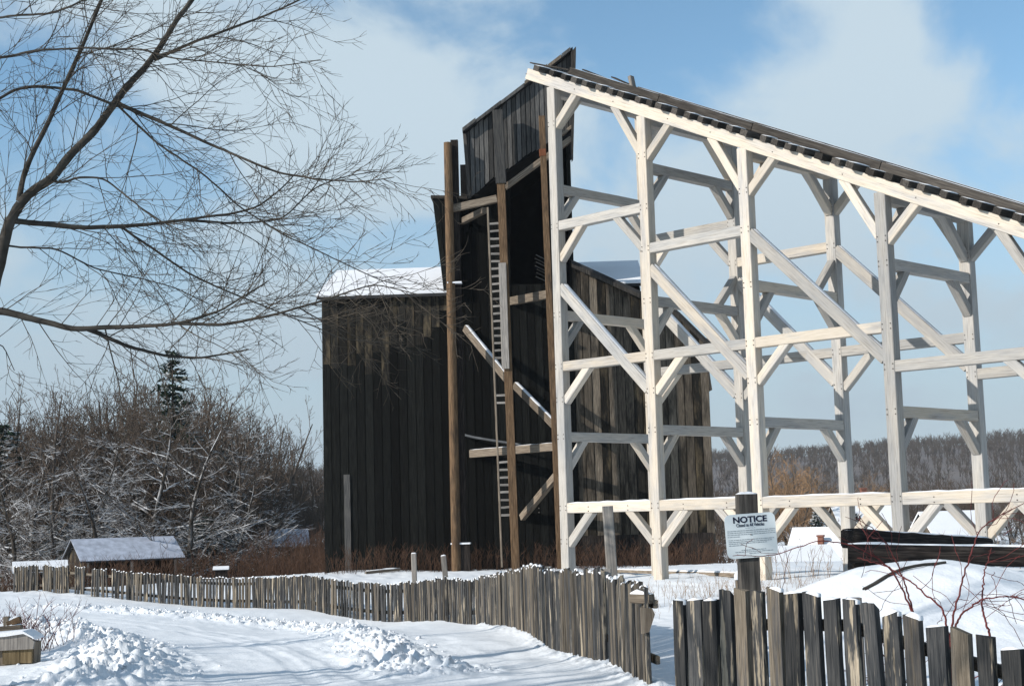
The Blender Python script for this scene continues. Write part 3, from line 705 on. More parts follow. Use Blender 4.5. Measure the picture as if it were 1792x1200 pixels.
def fence(name, label, P, pitch, w, th, height, mats, gaps=(), caph=.03, capp=.8, dens=1.0, seed=1, tops=None, lean=.03):
    r = random.Random(seed); P = [Vector((x, y, 0)) for x, y in P]
    root = empty(name, (P[0].x, P[0].y, gz1(P[0].x, P[0].y))); tag(root, label, 'fence')
    seg = [(P[i + 1] - P[i]).length for i in range(len(P) - 1)]; tot = sum(seg)
    def pt(l):
        for i, sgl in enumerate(seg):
            if l <= sgl or i == len(seg) - 1: return P[i].lerp(P[i + 1], l / sgl), (P[i + 1] - P[i]).normalized()
            l -= sgl
    var = [[picket_mesh(seed * 50 + i, w * r.uniform(.76, 1.16), th, r.choice((-1, 1))) for i in range(5)] for _ in mats]
    for vs, m in zip(var, mats):
        for me in vs: me.materials.append(m)
    caps = [cap_mesh(seed * 30 + i, w, th, caph * r.uniform(.7, 1.3)) for i in range(4)]
    l = pitch / 2
    while l < tot:
        p, d = pt(l); fr = l / tot
        if not any(a < fr < b for a, b in gaps) and r.random() < dens:
            g = gz1(p.x, p.y); h = height(fr) + r.uniform(-.035, .035)
            zt = tops(fr) + r.uniform(-.02, .02) if tops else g + h
            mi = r.randrange(len(mats)); me = var[mi][r.randrange(5)]
            R = Matrix((d, Vector((-d.y, d.x, 0)), Vector((0, 0, 1)))).transposed().to_4x4()
            nrm_ = Vector((-d.y, d.x, 0)); W = Matrix.Translation(Vector((p.x, p.y, zt)) - nrm_ * (th * .5)) @ R @ Matrix.Rotation(r.gauss(0, lean), 4, 'Y') @ Matrix.Rotation(r.gauss(0, .06), 4, 'Z')
            if d.x > 0: pass
            o = meshobj('picket', me, None, root, W)
            if r.random() < capp: meshobj('snow_cap', caps[r.randrange(4)], None, o, W @ Matrix.Translation((0, 0, -.02)))
        l += pitch * r.uniform(.93, 1.07)
    # rails and posts behind the pickets
    l = 0.0; step = tot / max(1, round(tot / 2.4)) + 1e-4
    while l < tot - .01:
        e = min(l + step, tot)
        for cv_ in np.cumsum(seg):
            if l + .02 < cv_ < e: e = float(cv_); break
        a, d = pt(l + .001); b, d2 = pt(e); n_ = Vector((-d.y, d.x, 0)) * (th + .03)
        ga, gb = gz1(a.x, a.y), gz1(b.x, b.y); ha, hb_ = height(l / tot), height(e / tot)
        ta = tops(l / tot) if tops else ga + ha; tbb = tops(e / tot) if tops else gb + hb_
        for q in (.22, ha * .78):
            beam('rail', (a.x + n_.x, a.y + n_.y, ta - q), (b.x + n_.x, b.y + n_.y, tbb - q), .05, .09, M['picket_tan'], root)
        beam('fence_post', (a.x + 2 * n_.x, a.y + 2 * n_.y, ga - .3), (a.x + 2 * n_.x, a.y + 2 * n_.y, ta - .02), .1, .1, M['grey_timber'], root)
        l = e
    return root
PG, PT = M['picket_grey'], M['picket_tan']
fence('picket_fence', 'long low picket fence curving away past the shed, snow showing through its gaps', FENCE_L, .158, .105, .03, lambda f: .98, [PG, PG, PT], gaps=((.06, .066), (.13, .142), (.17, .18), (.215, .225)), seed=3, caph=.022, lean=.045)
fence('picket_fence', 'close-set weathered picket fence rising toward the gate opening by the road bend', FENCE_M, .118, .115, .032, lambda f: 0.99 + .11 * min(1, max(0, (f - .45) * 8)), [PG, PG, PT], capp=.7, seed=4, caph=.014, lean=.012)
gate_fence = fence('picket_fence', 'short run of worn pickets ending at the gate opening with a broken latch block', FENCE_G, .165, .15, .04, lambda f: 1.02, [PT, PT, PG], seed=6, caph=.02, lean=.015)
TOPR = [(0, 1.22), (.17, 1.24), (.19, 1.36), (.38, 1.33), (.52, 1.30), (.64, 1.22), (.75, 1.14), (.82, 1.16), (.88, 1.02), (1, .97)]
fence('picket_fence', 'charcoal grey picket fence with peeling paint and thick snow caps before the briars', FENCE_R, .197, .158, .045, lambda f: 1.15, [PG, PG, PG, PT],
      capp=.6, seed=8, caph=.028, tops=lambda f: float(np.interp(f, [a for a, b in TOPR], [b for a, b in TOPR])), lean=.012)
# broken rail ends sticking out at the gate opening
p_, q_ = at(1108, 1047, 15.55), at(1142, 1048, 15.3)
re_ = beam('rail_end', (p_.x, p_.y + .1, p_.z), (q_.x, q_.y + .1, q_.z), .08, .10, M['beam_old'], gate_fence, snow=.05)
q = at(1133, 1082, 15.3)
meshobj('latch_block', pymesh('latch_block', [(-.06, -.05, .11), (.06, -.05, .10), (.085, -.05, .04), (.02, -.05, -.14), (-.06, -.05, -.16), (-.06, .05, .11), (.06, .05, .10), (.085, .05, .04), (.02, .05, -.14), (-.06, .05, -.16)],
        [[4, 3, 2, 1, 0], [5, 6, 7, 8, 9]] + [[i, (i + 1) % 5, (i + 1) % 5 + 5, i + 5] for i in range(5)], M['beam_old']), None, gate_fence, Matrix.Translation((q.x, q.y + .1, q.z)))
# stub posts behind the long fence
for k, (px, y0, Z, lab) in enumerate([(724, 968, 38.6, 'short grey post leaning slightly behind the long fence, farther from the trestle'), (776, 972, 36.5, 'short tilted grey post behind the long fence, nearer to the trestle')]):
    a = at(px, y0, Z); o = beam('stub_post', (a.x + .03 + .1 * k, a.y, gz1(a.x, a.y) - .3), (a.x, a.y, a.z), .13, .13, M['grey_timber'], None, up=(1, 0, 0)); tag(o, lab, 'post')
    meshobj('snow_cap', cap_mesh(40 + k, .13, .12, .03), None, o, Matrix.Translation((a.x, a.y, a.z)))
a = at(1063, 885, 20.5); o = beam('tall_post', (a.x + .07, a.y, gz1(a.x, a.y) - .3), (a.x, a.y, a.z), .15, .145, M['grey_timber'], None, up=(1, 0, 0)); tag(o, 'tall square grey post standing behind the stepped pickets before the trestle', 'post')
# peaked snow-topped stub by the sign
a = at(1293, 1010, 14.4); o = beam('stub_post', (a.x, a.y, gz1(a.x, a.y) - .3), (a.x, a.y, a.z), .07, .07, M['beam_old'], None); tag(o, 'thin stub under a pointed lump of snow beside the notice post', 'post')
meshobj('snow_cap', cap_mesh(77, .09, .09, .09), None, o, Matrix.Translation(a))

# ------------------------------------------------------------------ notice sign on its post
SZ = 13.6
a = at(1309, 864, SZ); b = at(1314, 1060, SZ)
npost = beam('sign_post', (b.x, SZ + .11, gz1(b.x, SZ) - .4), (a.x, SZ + .11, a.z), .16, .19, M['charred_log'] if False else M['tie_wood'], None, up=(1, 0, 0)); tag(npost, 'dark weathered post carrying the white notice board', 'post')
meshobj('snow_cap', cap_mesh(55, .19, .15, .025), None, npost, Matrix.Translation((a.x, SZ + .11, a.z)))
c = at(1314.5, 936.5, SZ); sw, sh = 88 * SZ / FPX, 76 * SZ / FPX
SF = Matrix.Translation((c.x, SZ, c.z)) @ Matrix.Rotation(math.radians(-1.6), 4, 'Y') @ Matrix.Rotation(math.radians(90), 4, 'X') @ Matrix.Rotation(math.radians(1.0), 4, 'Z')
rc = .055; pts = []
for cx, cy, a0 in ((sw/2 - rc, sh/2 - rc, 0), (-sw/2 + rc, sh/2 - rc, 90), (-sw/2 + rc, -sh/2 + rc, 180), (sw/2 - rc, -sh/2 + rc, 270)):
    pts += [(cx + rc * math.cos(math.radians(a0 + 15 * i)), cy + rc * math.sin(math.radians(a0 + 15 * i))) for i in range(7)]
n = len(pts); v = [(x, y, 0) for x, y in pts] + [(x, y, -.012) for x, y in pts]
sign = meshobj('notice_sign', pymesh('notice_sign', v, [list(range(n)), list(range(2*n - 1, n - 1, -1))] + [[i, i + n, (i + 1) % n + n, (i + 1) % n] for i in range(n)], M['sign_white']), None, None, SF)
tag(sign, 'white rounded notice board reading NOTICE on the dark post behind the fence', 'sign')
def text(s, size, y, mt, bold=0.0, sx=1.0, x=0):
    cu_ = bpy.data.curves.new('lettering', 'FONT'); cu_.body = s; cu_.size = size; cu_.align_x = 'CENTER'; cu_.align_y = 'CENTER'; cu_.offset = bold; cu_.extrude = .0006
    o = bpy.data.objects.new('lettering_src', cu_); COL.objects.link(o); bpy.context.view_layer.update()
    me = bpy.data.meshes.new_from_object(o.evaluated_get(bpy.context.evaluated_depsgraph_get())); bpy.data.objects.remove(o); me.materials.clear(); me.materials.append(mt)
    return meshobj('lettering', me, None, sign, SF @ Matrix.Translation((x, y, .0022)) @ Matrix.Diagonal((sx, 1, 1, 1)))
u_ = sh / 76   # one picture pixel of the board
text('NOTICE', 14.5 * u_, 27.5 * u_, M['ink'], .0022, 1.12)
text('Closed to All Vehicles', 8.2 * u_, 18.5 * u_, M['ink'], .0004, .66)
def printline(y, x0, x1, h, seed):
    r = random.Random(seed); v = []; f = []; x = x0
    while x < x1:
        wl = r.uniform(1.6, 6.5); e = min(x + wl, x1); k = len(v)
        v += [(x * u_, (y - h / 2) * u_, 0), (e * u_, (y - h / 2) * u_, 0), (e * u_, (y + h / 2) * u_, 0), (x * u_, (y + h / 2) * u_, 0)]; f.append([k, k + 1, k + 2, k + 3]); x = e + r.uniform(.7, 1.2)
    meshobj('print_line', pymesh('print_line', v, f, M['ink_grey']), None, sign, SF @ Matrix.Translation((0, 0, .003)))
printline(13.5, -9, 8, .5, 1)
for i, (y, x0, x1) in enumerate([(9.5, -41, 42), (6.2, -41, 41), (2.9, -41, 42), (-.6, -41, -20), (-6, -40, 39), (-9.2, -40, 36), (-12.2, -40, 26), (-15.4, -40, -14), (-24, -19, 24), (-27, -30, 36), (-30, -6, 14)]): printline(y, x0, x1, .95, 10 + i)
for yy in (1.5, -21.5):
    V, Q = tubes([(0, yy * u_ , -.01, 0, yy * u_, .006, 1.2 * u_, 1.0 * u_)], 8); V2 = np.concatenate([V, [[0, yy * u_, .007]]])
    meshobj('bolt', npmesh('bolt', V, Q, M['rusty_iron']), None, sign, SF)

# ------------------------------------------------------------------ charred timbers behind the mound
def log(name, p0, p1, r0, r1, label, snow=True):
    p0, p1 = Vector(p0), Vector(p1); d = p1 - p0; n, m = 12, 14; v = []; f = []
    for i in range(m + 1):
        t = i / m; r = (r0 * (1 - t) + r1 * t)
        v += [(r * math.copysign(abs(math.cos(6.2832 * k / n))**.6, math.cos(6.2832 * k / n)) * RNG.uniform(.88, 1.06), r * math.copysign(abs(math.sin(6.2832 * k / n))**.6, math.sin(6.2832 * k / n)) * RNG.uniform(.88, 1.06), t * d.length) for k in range(n)]
    for i in range(m): f += [[n*i + k, n*i + (k + 1) % n, n*(i + 1) + (k + 1) % n, n*(i + 1) + k] for k in range(n)]
    f += [list(range(n - 1, -1, -1)), [n*m + k for k in range(n)]]
    z = d.normalized(); x = Vector((0, 0, 1)).cross(z).normalized(); y = z.cross(x); R = Matrix((x, y, z)).transposed().to_4x4()
    o = meshobj(name, pymesh(name, v, f, M['charred_log'], True), None, None, Matrix.Translation(p0) @ R); tag(o, label, 'timber')
    if snow: meshobj('snow_cover', snow_strip(d.length, r0 * 1.1, .035), None, o, Matrix.Translation(p0) @ R @ Matrix.Translation((0, min(r0, r1) * 1.0, d.length / 2)))
    return o
log('charred_timber', at(1484, 941, 23.2), at(1728, 953, 25.5), .165, .12, 'charred black timber lying on top of the stack, its squared end toward the notice')
log('charred_timber', at(1484, 968, 23.0), at(1860, 975, 22.2), .15, .155, 'lower charred timber half buried behind the snow mound')
log('charred_timber', at(1490, 992, 23.25), at(1700, 992, 23.8), .13, .12, 'bottom charred timber sunk in snow under the black stack', False)
# twig-like strip of timber poking out of the mound
bp_ = []
for k_ in range(9):
    t_ = k_ / 8; w_ = at(1510 + 145 * t_, 1006 - 20 * t_, 19.0 + .6 * t_); bp_.append((w_.x, w_.y, gz1(w_.x, w_.y) + .012 + .02 * math.sin(3 * t_)))
V, Q = tubes([(*bp_[k_], *bp_[k_ + 1], .026 - .001 * k_, .025 - .001 * k_) for k_ in range(8)], 6)
tag(meshobj('fallen_branch', npmesh('fallen_branch', V, Q, M['bark_near'], True), None, None, Matrix()), 'dark fallen branch half sunk in the crest of the snow mound', 'branch')
for k, (a, b, lab) in enumerate([((1075, 1000), (1290, 1010), 'long snow-topped plank lying on the ground under the trestle'), ((640, 1004), (700, 1001), 'snow-topped board lying before the black wall behind the long fence')]):
    ha, hb2 = hit(*a), hit(*b)
    o = beam('fallen_plank', (ha[0], ha[1], gz1(*ha) + .06), (hb2[0], hb2[1], gz1(*hb2) + .08), .16, .1, M['beam_old'], None, snow=.05); tag(o, lab, 'plank')

# ------------------------------------------------------------------ wooden box and rail on the near left bank
BZ = 21.2
bx0, bx1 = at(-40, 1100, BZ), at(59, 1120, BZ); bg0 = gz1(-6.8, BZ)
wb = empty('wooden_box', (bx0.x, BZ, bg0)); tag(wb, 'low gabled wooden box with grey boards and snow on top at the roadside bank', 'box')
def bzp(px, py, y=BZ): p = at(px, py, y); return (p.x, p.z)
prism('end_board', [bzp(-60, 1118), bzp(-60, 1141), bzp(57, 1135), bzp(60, 1122), bzp(42, 1108), bzp(10, 1112)], BZ, BZ + .05, M['grey_timber'], wb, Matrix())
prism('lower_plank', [bzp(3, 1139), bzp(33, 1132), bzp(33, 1162), bzp(3, 1162)], BZ + .03, BZ + .08, M['tan_plank'], wb, Matrix())
prism('lower_plank', [bzp(33.6, 1132), bzp(54, 1131), bzp(54, 1160), bzp(33.6, 1160)], BZ + .035, BZ + .085, M['tan_plank'], wb, Matrix())
prism('back_board', [bzp(-60, 1120), bzp(57, 1124), bzp(55, 1165), bzp(-60, 1165)], BZ + .09, BZ + .4, M['beam_old'], wb, Matrix())
sp = prism('snow_cover', [bzp(-60, 1112), bzp(-60, 1118), bzp(10, 1113), bzp(42, 1108), bzp(62, 1118), bzp(58, 1113), bzp(40, 1103)], BZ - .03, BZ + .42, M['snow'], wb, Matrix())
RZ = 22.6
rl = empty('rail_stub', at(10, 1105, RZ)); tag(rl, 'short dark post with a broken log rail behind the gabled box', 'fence')
p = at(12, 1078, RZ); beam('post', (p.x, RZ, gz1(p.x, RZ) - .3), p, .09, .09, M['beam_old'], rl)
p, q = at(-30, 1104, RZ), at(38, 1098, RZ); beam('rail', p, q, .12, .1, M['beam_old'], rl, snow=.05)
p, q = at(14, 1092, RZ), at(36, 1083, RZ); beam('rail', p, q, .1, .1, M['brown_post'], rl, snow=.04)

# ------------------------------------------------------------------ sheds and houses
def gable_house(name, label, cat, pos, rot, Lx, Wy, hw, hr, wm, rm, front_open=False, over=.25, thick=.08, snow=.07, chimney=None, door=False, sm=None):
    g = gz1(pos[0], pos[1]); H = Matrix.Translation((pos[0], pos[1], g)) @ Matrix.Rotation(rot, 4, 'Z')
    root = empty(name, H); tag(root, label, cat)
    GF = H @ Matrix.Rotation(math.pi/2, 4, 'Z')
    for ux in (-Lx/2, Lx/2 - .1):
        wl = prism('gable_wall', [(-Wy/2, -.4), (Wy/2, -.4), (Wy/2, hw), (0, hw + hr), (-Wy/2, hw)], -ux - .1, -ux, wm, root, GF)
    box('back_wall', (-Lx/2 + .11, Wy/2 - .1, -.4), (Lx/2 - .11, Wy/2, hw), wm, root, H)
    if front_open:
        for x in (-Lx/2 + .2, 0, Lx/2 - .15): beam('post', (x, -Wy/2 + .08, -.4), (x, -Wy/2 + .08, hw), .13, .13, M['grey_timber'], root, H)
    else: box('front_wall', (-Lx/2 + .11, -Wy/2, -.4), (Lx/2 - .11, -Wy/2 + .1, hw), wm, root, H)
    s = hr / (Wy / 2); e = Wy/2 + over
    pr = [(-e, hw - over * s), (0, hw + hr), (e, hw - over * s), (e, hw - over * s + thick), (0, hw + hr + thick), (-e, hw - over * s + thick)]
    rf = prism('roof', pr, -Lx/2 - over, Lx/2 + over, rm, root, GF)
    prs = [(-e - .03, hw - over * s + thick + .004), (0, hw + hr + thick + .004), (e + .03, hw - over * s + thick + .004), (e + .03, hw - over * s + thick + snow), (0, hw + hr + thick + snow), (-e - .03, hw - over * s + thick + snow)]
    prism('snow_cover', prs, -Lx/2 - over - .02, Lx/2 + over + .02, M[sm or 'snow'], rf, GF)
    if chimney:
        cx, cy, cw, chh = chimney; zb = hw + hr - abs(cy) * s
        ch = box('chimney', (cx - cw/2, cy - cw/2, zb - .2), (cx + cw/2, cy + cw/2, zb + chh), M['brick_red'], rf, H)
        box('chimney_cap', (cx - cw/2 - .06, cy - cw/2 - .06, zb + chh + .002), (cx + cw/2 + .06, cy + cw/2 + .06, zb + chh + .14), M['brick_red'], rf, H)
    return root, H
sp_ = at(215, 985, 77); shed, SH = gable_house('open_shed', 'open-fronted wooden shed with a bluish snowy roof beyond the long fence', 'shed', (sp_.x, sp_.y), math.radians(31), 4.9, 3.4, 1.9, .95, M['black_board_top'], M['tar_roof'], True, snow=.03, sm='shaded_frost_roof')
for i in range(7):
    yb = -1.55 + i * .26; beam('siding_board', (-2.47, yb, -.3), (-2.47, yb, 1.55), .03, .24, M['tan_plank'], shed, SH, up=(0, 1, 0))
p = at(497, 940, 96); gable_house('small_cabin', 'little dark cabin under a blue-shaded snow roof deep in the woods', 'cabin', (p.x, p.y), math.radians(12), 2.6, 2.8, 2.6, .9, M['weathered_board'], M['tar_roof'], sm='shaded_frost_roof')
p = at(387, 990, 62); wl_, WH = gable_house('well_cover', 'tiny snow-topped well cover beside the russet brush', 'well', (p.x, p.y), math.radians(8), .5, .5, .40, .08, M['charred_log'], M['tar_roof'], snow=.05, over=.06, thick=.03)
p = at(70, 990, 68); gable_house('low_shed', 'low snow-roofed lean shed behind the far end of the picket fence', 'shed', (p.x, p.y), math.radians(20), 1.9, 1.9, 1.05, .35, M['charred_log'], M['tar_roof'])
p = at(1442, 950, 112); h1_, HH = gable_house('village_house', 'snow-roofed village house with a tall brick chimney and red gable trim', 'house', (p.x, p.y), math.radians(-28), 4.3, 6.0, .75, 2.7, M['red_paint'], M['tar_roof'], chimney=(.2, -1.5, .4, .9), snow=.18)
p = at(1662, 905, 128); gable_house('village_house', 'broad snow-roofed house behind the charred timbers', 'house', (p.x, p.y), math.radians(8), 5.2, 6.5, 2.4, 2.3, M['weathered_board'], M['tar_roof'], snow=.18)
p = at(1512, 880, 150); gable_house('village_house', 'distant house showing only its brick chimney above the lower girt', 'house', (p.x, p.y), math.radians(4), 6.5, 6.5, 3.2, 2.4, M['beam_old'], M['tar_roof'], chimney=(0, 0, .55, 1.75), snow=.12)
p = at(1390, 990, 100); gable_house('village_house', 'long low snow-roofed annex in front of the red-trimmed house', 'house', (p.x, p.y), math.radians(4), 4.6, 5.0, .9, 1.0, M['beam_old'], M['tar_roof'], snow=.15)

# ------------------------------------------------------------------ trees
def norm(v): return v / (np.linalg.norm(v) + 1e-12)
class Grow:
    def __init__(s, seed): s.r = np.random.default_rng(seed); s.big = []; s.small = []
    def side(s, d, ang):
        a = s.r.normal(size=3); a = norm(a - d * (a @ d)); return norm(d * math.cos(ang) + a * math.sin(ang))
    def branch(s, p, d, L, r0, r1, nseg, wig, trop, lvl, spec):
        """spec[lvl] = (children per metre, len ratio lo, hi, angle lo, hi, start fraction)"""
        st = L / nseg; acc = 0.0
        for i in range(nseg):
            d = norm(d + s.r.normal(0, wig, 3) + np.array([0, 0, trop])); q = p + d * st
            a, b = r0 + (r1 - r0) * i / nseg, r0 + (r1 - r0) * (i + 1) / nseg
            (s.big if lvl == 0 else s.small).append((*p, *q, a, b))
            if lvl < len(spec):
                den_, lo, hi, al, ah, sf = spec[lvl]; t = (i + .5) / nseg
                if t > sf:
                    acc += den_ * st
                    while acc > s.r.random():
                        acc -= 1; ll = L * s.r.uniform(lo, hi) * (1.15 - .75 * t)
                        cr = min(b * .7, max(.006, ll * .011)) if lvl == 0 else max(b * .6, .004)
                        s.branch(p + (q - p) * s.r.random(), s.side(d, s.r.uniform(al, ah)), ll, cr, max(cr * .35, s.rmin), max(2, nseg * 2 // 3), wig * 1.25, s.trops[min(lvl, len(s.trops) - 1)], lvl + 1, spec)
            p = q
    rmin = .004; trops = (.05, .04, .02)
def tree_meshes(seed, kind, mt_b, mt_t):
    g = Grow(seed); g.rmin = .009
    if kind == 'upright':
        g.trops = (.10, .06, .03); H = 10.0
        spec = [(2.2, .28, .5, .45, .85, .22), (3.2, .30, .6, .5, .9, .12), (4.0, .4, .7, .5, .9, .1)]
        g.branch(np.zeros(3) - [0, 0, .4], norm(np.array([.03, .02, 1])), H, .19, .03, 12, .05, .03, 0, spec)
    elif kind == 'spread':
        g.trops = (.015, .01, .0); H = 9.0
        spec = [(3.0, .32, .58, 1.0, 1.45, .12), (3.3, .28, .55, .5, 1.0, .15), (4.2, .4, .7, .5, .9, .1)]
        g.branch(np.zeros(3) - [0, 0, .4], norm(np.array([.02, -.03, 1])), H, .17, .02, 12, .06, .03, 0, spec)
    elif kind == 'forked':
        g.trops = (.08, .05, .02)
        spec = [(1.9, .28, .5, .4, .9, .18), (3.0, .30, .55, .5, .9, .12), (4.0, .4, .7, .5, .9, .1)]
        for k in range(5):
            a = k * 1.26 + .3; g.branch(np.array([0, 0, -.3]), norm(np.array([math.cos(a) * .32, math.sin(a) * .32, 1])), 9.5 * g.r.uniform(.8, 1), .12, .025, 11, .05, .02, 0, spec)
    elif kind == 'bushy':
        g.trops = (.04, .03, .02)
        spec = [(4.0, .35, .6, .5, 1.1, .12), (4.4, .3, .6, .5, 1.0, .1), (4.6, .4, .7, .5, .9, .1)]
        for k in range(3):
            a = k * 2.1 + .3; g.branch(np.array([0, 0, -.3]), norm(np.array([math.cos(a) * .22, math.sin(a) * .22, 1])), 6.5 * g.r.uniform(.8, 1), .11, .02, 9, .06, .01, 0, spec)
    V, Q = tubes(g.big, 7); tm = npmesh('trunk', V, Q, mt_b, True)
    V, Q = tubes(g.small, 3); cm = npmesh('crown', V, Q, mt_t)
    return tm, cm
def conifer_mesh(seed, H, R, mt, dens=1.0):
    r = np.random.default_rng(seed); tri = []; segs = [(0, 0, -.4, 0, 0, H, .02 * H, .01)]
    z = H * .06
    while z < H:
        t = z / H; rad_ = R * (1 - t)**.6 * r.uniform(.45, 1.2)
        for k in range(int(7 * dens) + 2):
            a = r.uniform(0, 6.28); L = rad_ * r.uniform(.6, 1.1) + .1; ns = max(3, int(L / .16))
            dx, dy = math.cos(a), math.sin(a); zb = z + r.uniform(-.1, .1)
            for i in range(ns):
                f_ = (i + .6) / ns; c = np.array([dx * L * f_, dy * L * f_, zb - .28 * L * f_ * f_ + .1 * L * f_])
                for _ in range(3):
                    o1 = r.normal(0, .12, 3) + np.array([dx, dy, -.05]) * .16; o2 = r.normal(0, .10, 3)
                    tri.append([c - o2 * .5, c + o1, c + o2 * .7])
        z += H * .028 * r.uniform(.8, 1.2) + .08
    T_ = np.array(tri).reshape(-1, 3)
    cm = npmesh('crown', T_, np.arange(len(T_)).reshape(-1, 3), mt, False, 3)
    V, Q = tubes(segs, 7); return npmesh('trunk', V, Q, M['bark_far'], True), cm
def place_tree(name, meshes, pos, sc, rot, label, cat, group):
    g = gz1(pos[0], pos[1]); W = Matrix.Translation((pos[0], pos[1], g)) @ Matrix.Rotation(rot, 4, 'Z') @ Matrix.Diagonal((sc[0], sc[0], sc[1], 1))
    root = empty(name, W); tag(root, label, cat, group)
    meshobj('trunk', meshes[0], None, root, W); meshobj('crown', meshes[1], None, root, W)
    return root
bs, tsn, bf, tbn = M['bark_snow'], M['twig_snow'], M['bark_far'], M['twig_brown']
SPREAD = [tree_meshes(s, 'spread', bs, tsn) for s in (1, 2, 3)]
UPR = [tree_meshes(s, 'upright', bf, tbn) for s in (4, 5)]
FORK = [tree_meshes(6, 'forked', bf, tbn)]
BUSH = [tree_meshes(s, 'bushy', bf, tbn) for s in (7, 8)]
BUSHT = [tree_meshes(9, 'bushy', bf, M['tan_twig'])]
CON = [conifer_mesh(s, 11, 2.1, M['needles']) for s in (1, 2)]; CONS = [conifer_mesh(3, 6, 2.6, M['needles_snow'], 1.4)]
def tp(px, Z): p = at(px, 900, Z); return (p.x, Z)
R_ = random.Random(9)
for px, Z, s in [(60, 84, 1.15), (180, 80, 1.05), (265, 82, 1.25), (330, 79, 1.15), (215, 90, 1.25), (385, 86, 1.1), (130, 92, 1.2), (10, 88, 1.15), (440, 92, .95), (300, 95, 1.3), (90, 79, .8), (240, 84, .95), (355, 92, 1.2), (30, 79, .95), (160, 86, 1.1), (415, 84, .85)]:
    place_tree('snowy_tree', R_.choice(SPREAD), tp(px, Z), (s * R_.uniform(.95, 1.1), s * R_.uniform(.85, 1.0)), R_.uniform(0, 6.28), 'bare spreading tree with snow along its layered limbs behind the open shed', 'tree', 'snow-laden spreading trees behind the shed')
for px, Z, s in [(98, 83, 1.2), (545, 112, 1.0), (560, 104, .85), (520, 108, 1.0), (490, 118, 1.1), (150, 100, 1.2), (400, 104, 1.25), (20, 100, 1.1), (585, 122, 1.1), (470, 104, 1.15), (535, 98, .8), (125, 96, 1.2)]:
    place_tree('slender_tree', R_.choice(UPR), tp(px, Z), (s * .8, s), R_.uniform(0, 6.28), 'slender bare upright tree rising through the woods beside the breaker', 'tree', 'slender bare trees in the woods')
place_tree('forked_tree', FORK[0], tp(437, 88), (1.3, 1.3), 1.0, 'many-stemmed bare tree fanning upward left of the black breaker wall', 'tree', None)
for px, Z, s in [(205, 100, 1.75), (270, 102, 2.0), (345, 98, 1.9), (250, 108, 1.95), (385, 106, 1.75), (110, 106, 1.7), (30, 104, 1.75), (450, 110, 1.4), (165, 112, 1.65), (320, 110, 2.0), (70, 112, 1.75), (0, 98, 1.75), (300, 92, 1.6), (230, 94, 1.6), (500, 112, 1.2), (545, 106, 1.05), (365, 88, 1.45), (140, 97, 1.7), (60, 92, 1.6), (185, 104, 1.85), (235, 101, 1.9), (290, 114, 2.15), (405, 100, 1.65), (430, 112, 1.6), (475, 118, 1.5), (520, 120, 1.4), (560, 116, 1.2), (330, 104, 1.95), (15, 110, 1.9), (95, 98, 1.65)]:
    place_tree('bushy_tree', R_.choice(BUSH), tp(px, Z), (s * 1.05, s * 1.15), R_.uniform(0, 6.28), 'dense twiggy brown tree massed behind the snowy limbs', 'tree', 'brown twiggy trees at the back of the woods')
for px, Z, s, h, lab in [(302, 93, 1.6, 1.36, 'tall dark spruce whose tip stands above the brown woods'), (0, 94, 2.1, .98, 'broad dark evergreen at the far end of the picket fence'), (390, 96, 1.5, .82, 'dark evergreen inside the woods near the many-stemmed tree'), (215, 104, 1.8, .9, 'evergreen hidden behind the snowy limbs over the shed'), (470, 98, 1.3, .6, 'low evergreen beside the little dark cabin')]:
    place_tree('evergreen_tree', R_.choice(CON), tp(px, Z), (s, h), R_.uniform(0, 6.28), lab, 'tree', None)
for px, Z, s, h in [(60, 100, 1.8, .62), (130, 97, 1.7, .55), (180, 94, 1.6, .5), (255, 99, 1.8, .62), (335, 96, 1.6, .6), (420, 96, 1.6, .55), (100, 90, 1.3, .4), (360, 84, 1.2, .38)]:
    place_tree('evergreen_tree', R_.choice(CON), tp(px, Z), (s, h), R_.uniform(0, 6.28), 'low dark evergreen filling the shadowy woods behind the snow-lined limbs', 'tree', 'low evergreens inside the woods')
for x, y, s, ms, lab in [(-14.5, 11.5, 1.25, FORK[0], 'many-stemmed bare tree beside the road whose shadow streaks the snow'), (-21, 17, 1.2, UPR[0], 'tall bare tree up the bank shading the road bend'), (-11.5, 6.0, 1.1, UPR[1], 'bare tree at the near road verge shading the snow clods')]:
    place_tree('roadside_tree', ms, (x, y), (s, s), x, lab, 'tree', None)
for px, Z, s in [(1270, 135, .85), (1300, 150, .9), (1345, 170, 1.0), (1430, 175, 1.0), (1470, 180, 1.0), (1560, 190, 1.0), (1600, 200, 1.05), (1660, 190, 1.0), (1720, 180, .95), (1770, 195, 1.05), (1640, 230, 1.1), (1520, 230, 1.05), (1250, 120, .8), (1790, 170, .9), (1695, 240, 1.1), (1850, 190, 1.0), (1360, 230, 1.1)]:
    place_tree('bushy_tree', R_.choice(BUSH), tp(px, Z), (s * 1.75, s * 1.35), R_.uniform(0, 6.28), 'bare brown tree in the village below the wooded hill', 'tree', 'bare trees around the village')
for px, Z, s in [(1385, 150, 1.15), (1400, 158, 1.1), (1500, 165, .9)]:
    place_tree('willow_tree', BUSHT[0], tp(px, Z), (s * 1.6, s * 1.5), R_.uniform(0, 6.28), 'tan-twigged round tree behind the red-trimmed house', 'tree', 'tan trees behind the village houses')
for px, Z, s in [(1345, 116, .6), (1380, 120, .65), (1740, 120, .62), (1785, 115, .6), (1330, 108, .5), (1765, 130, .7), (1300, 100, .5)]:
    place_tree('snowy_shrub', R_.choice(SPREAD), tp(px, Z), (s * 1.1, s * .7), R_.uniform(0, 6.28), 'snow-dusted low thicket tree beside the village houses', 'tree', 'snowy thickets beside the houses')
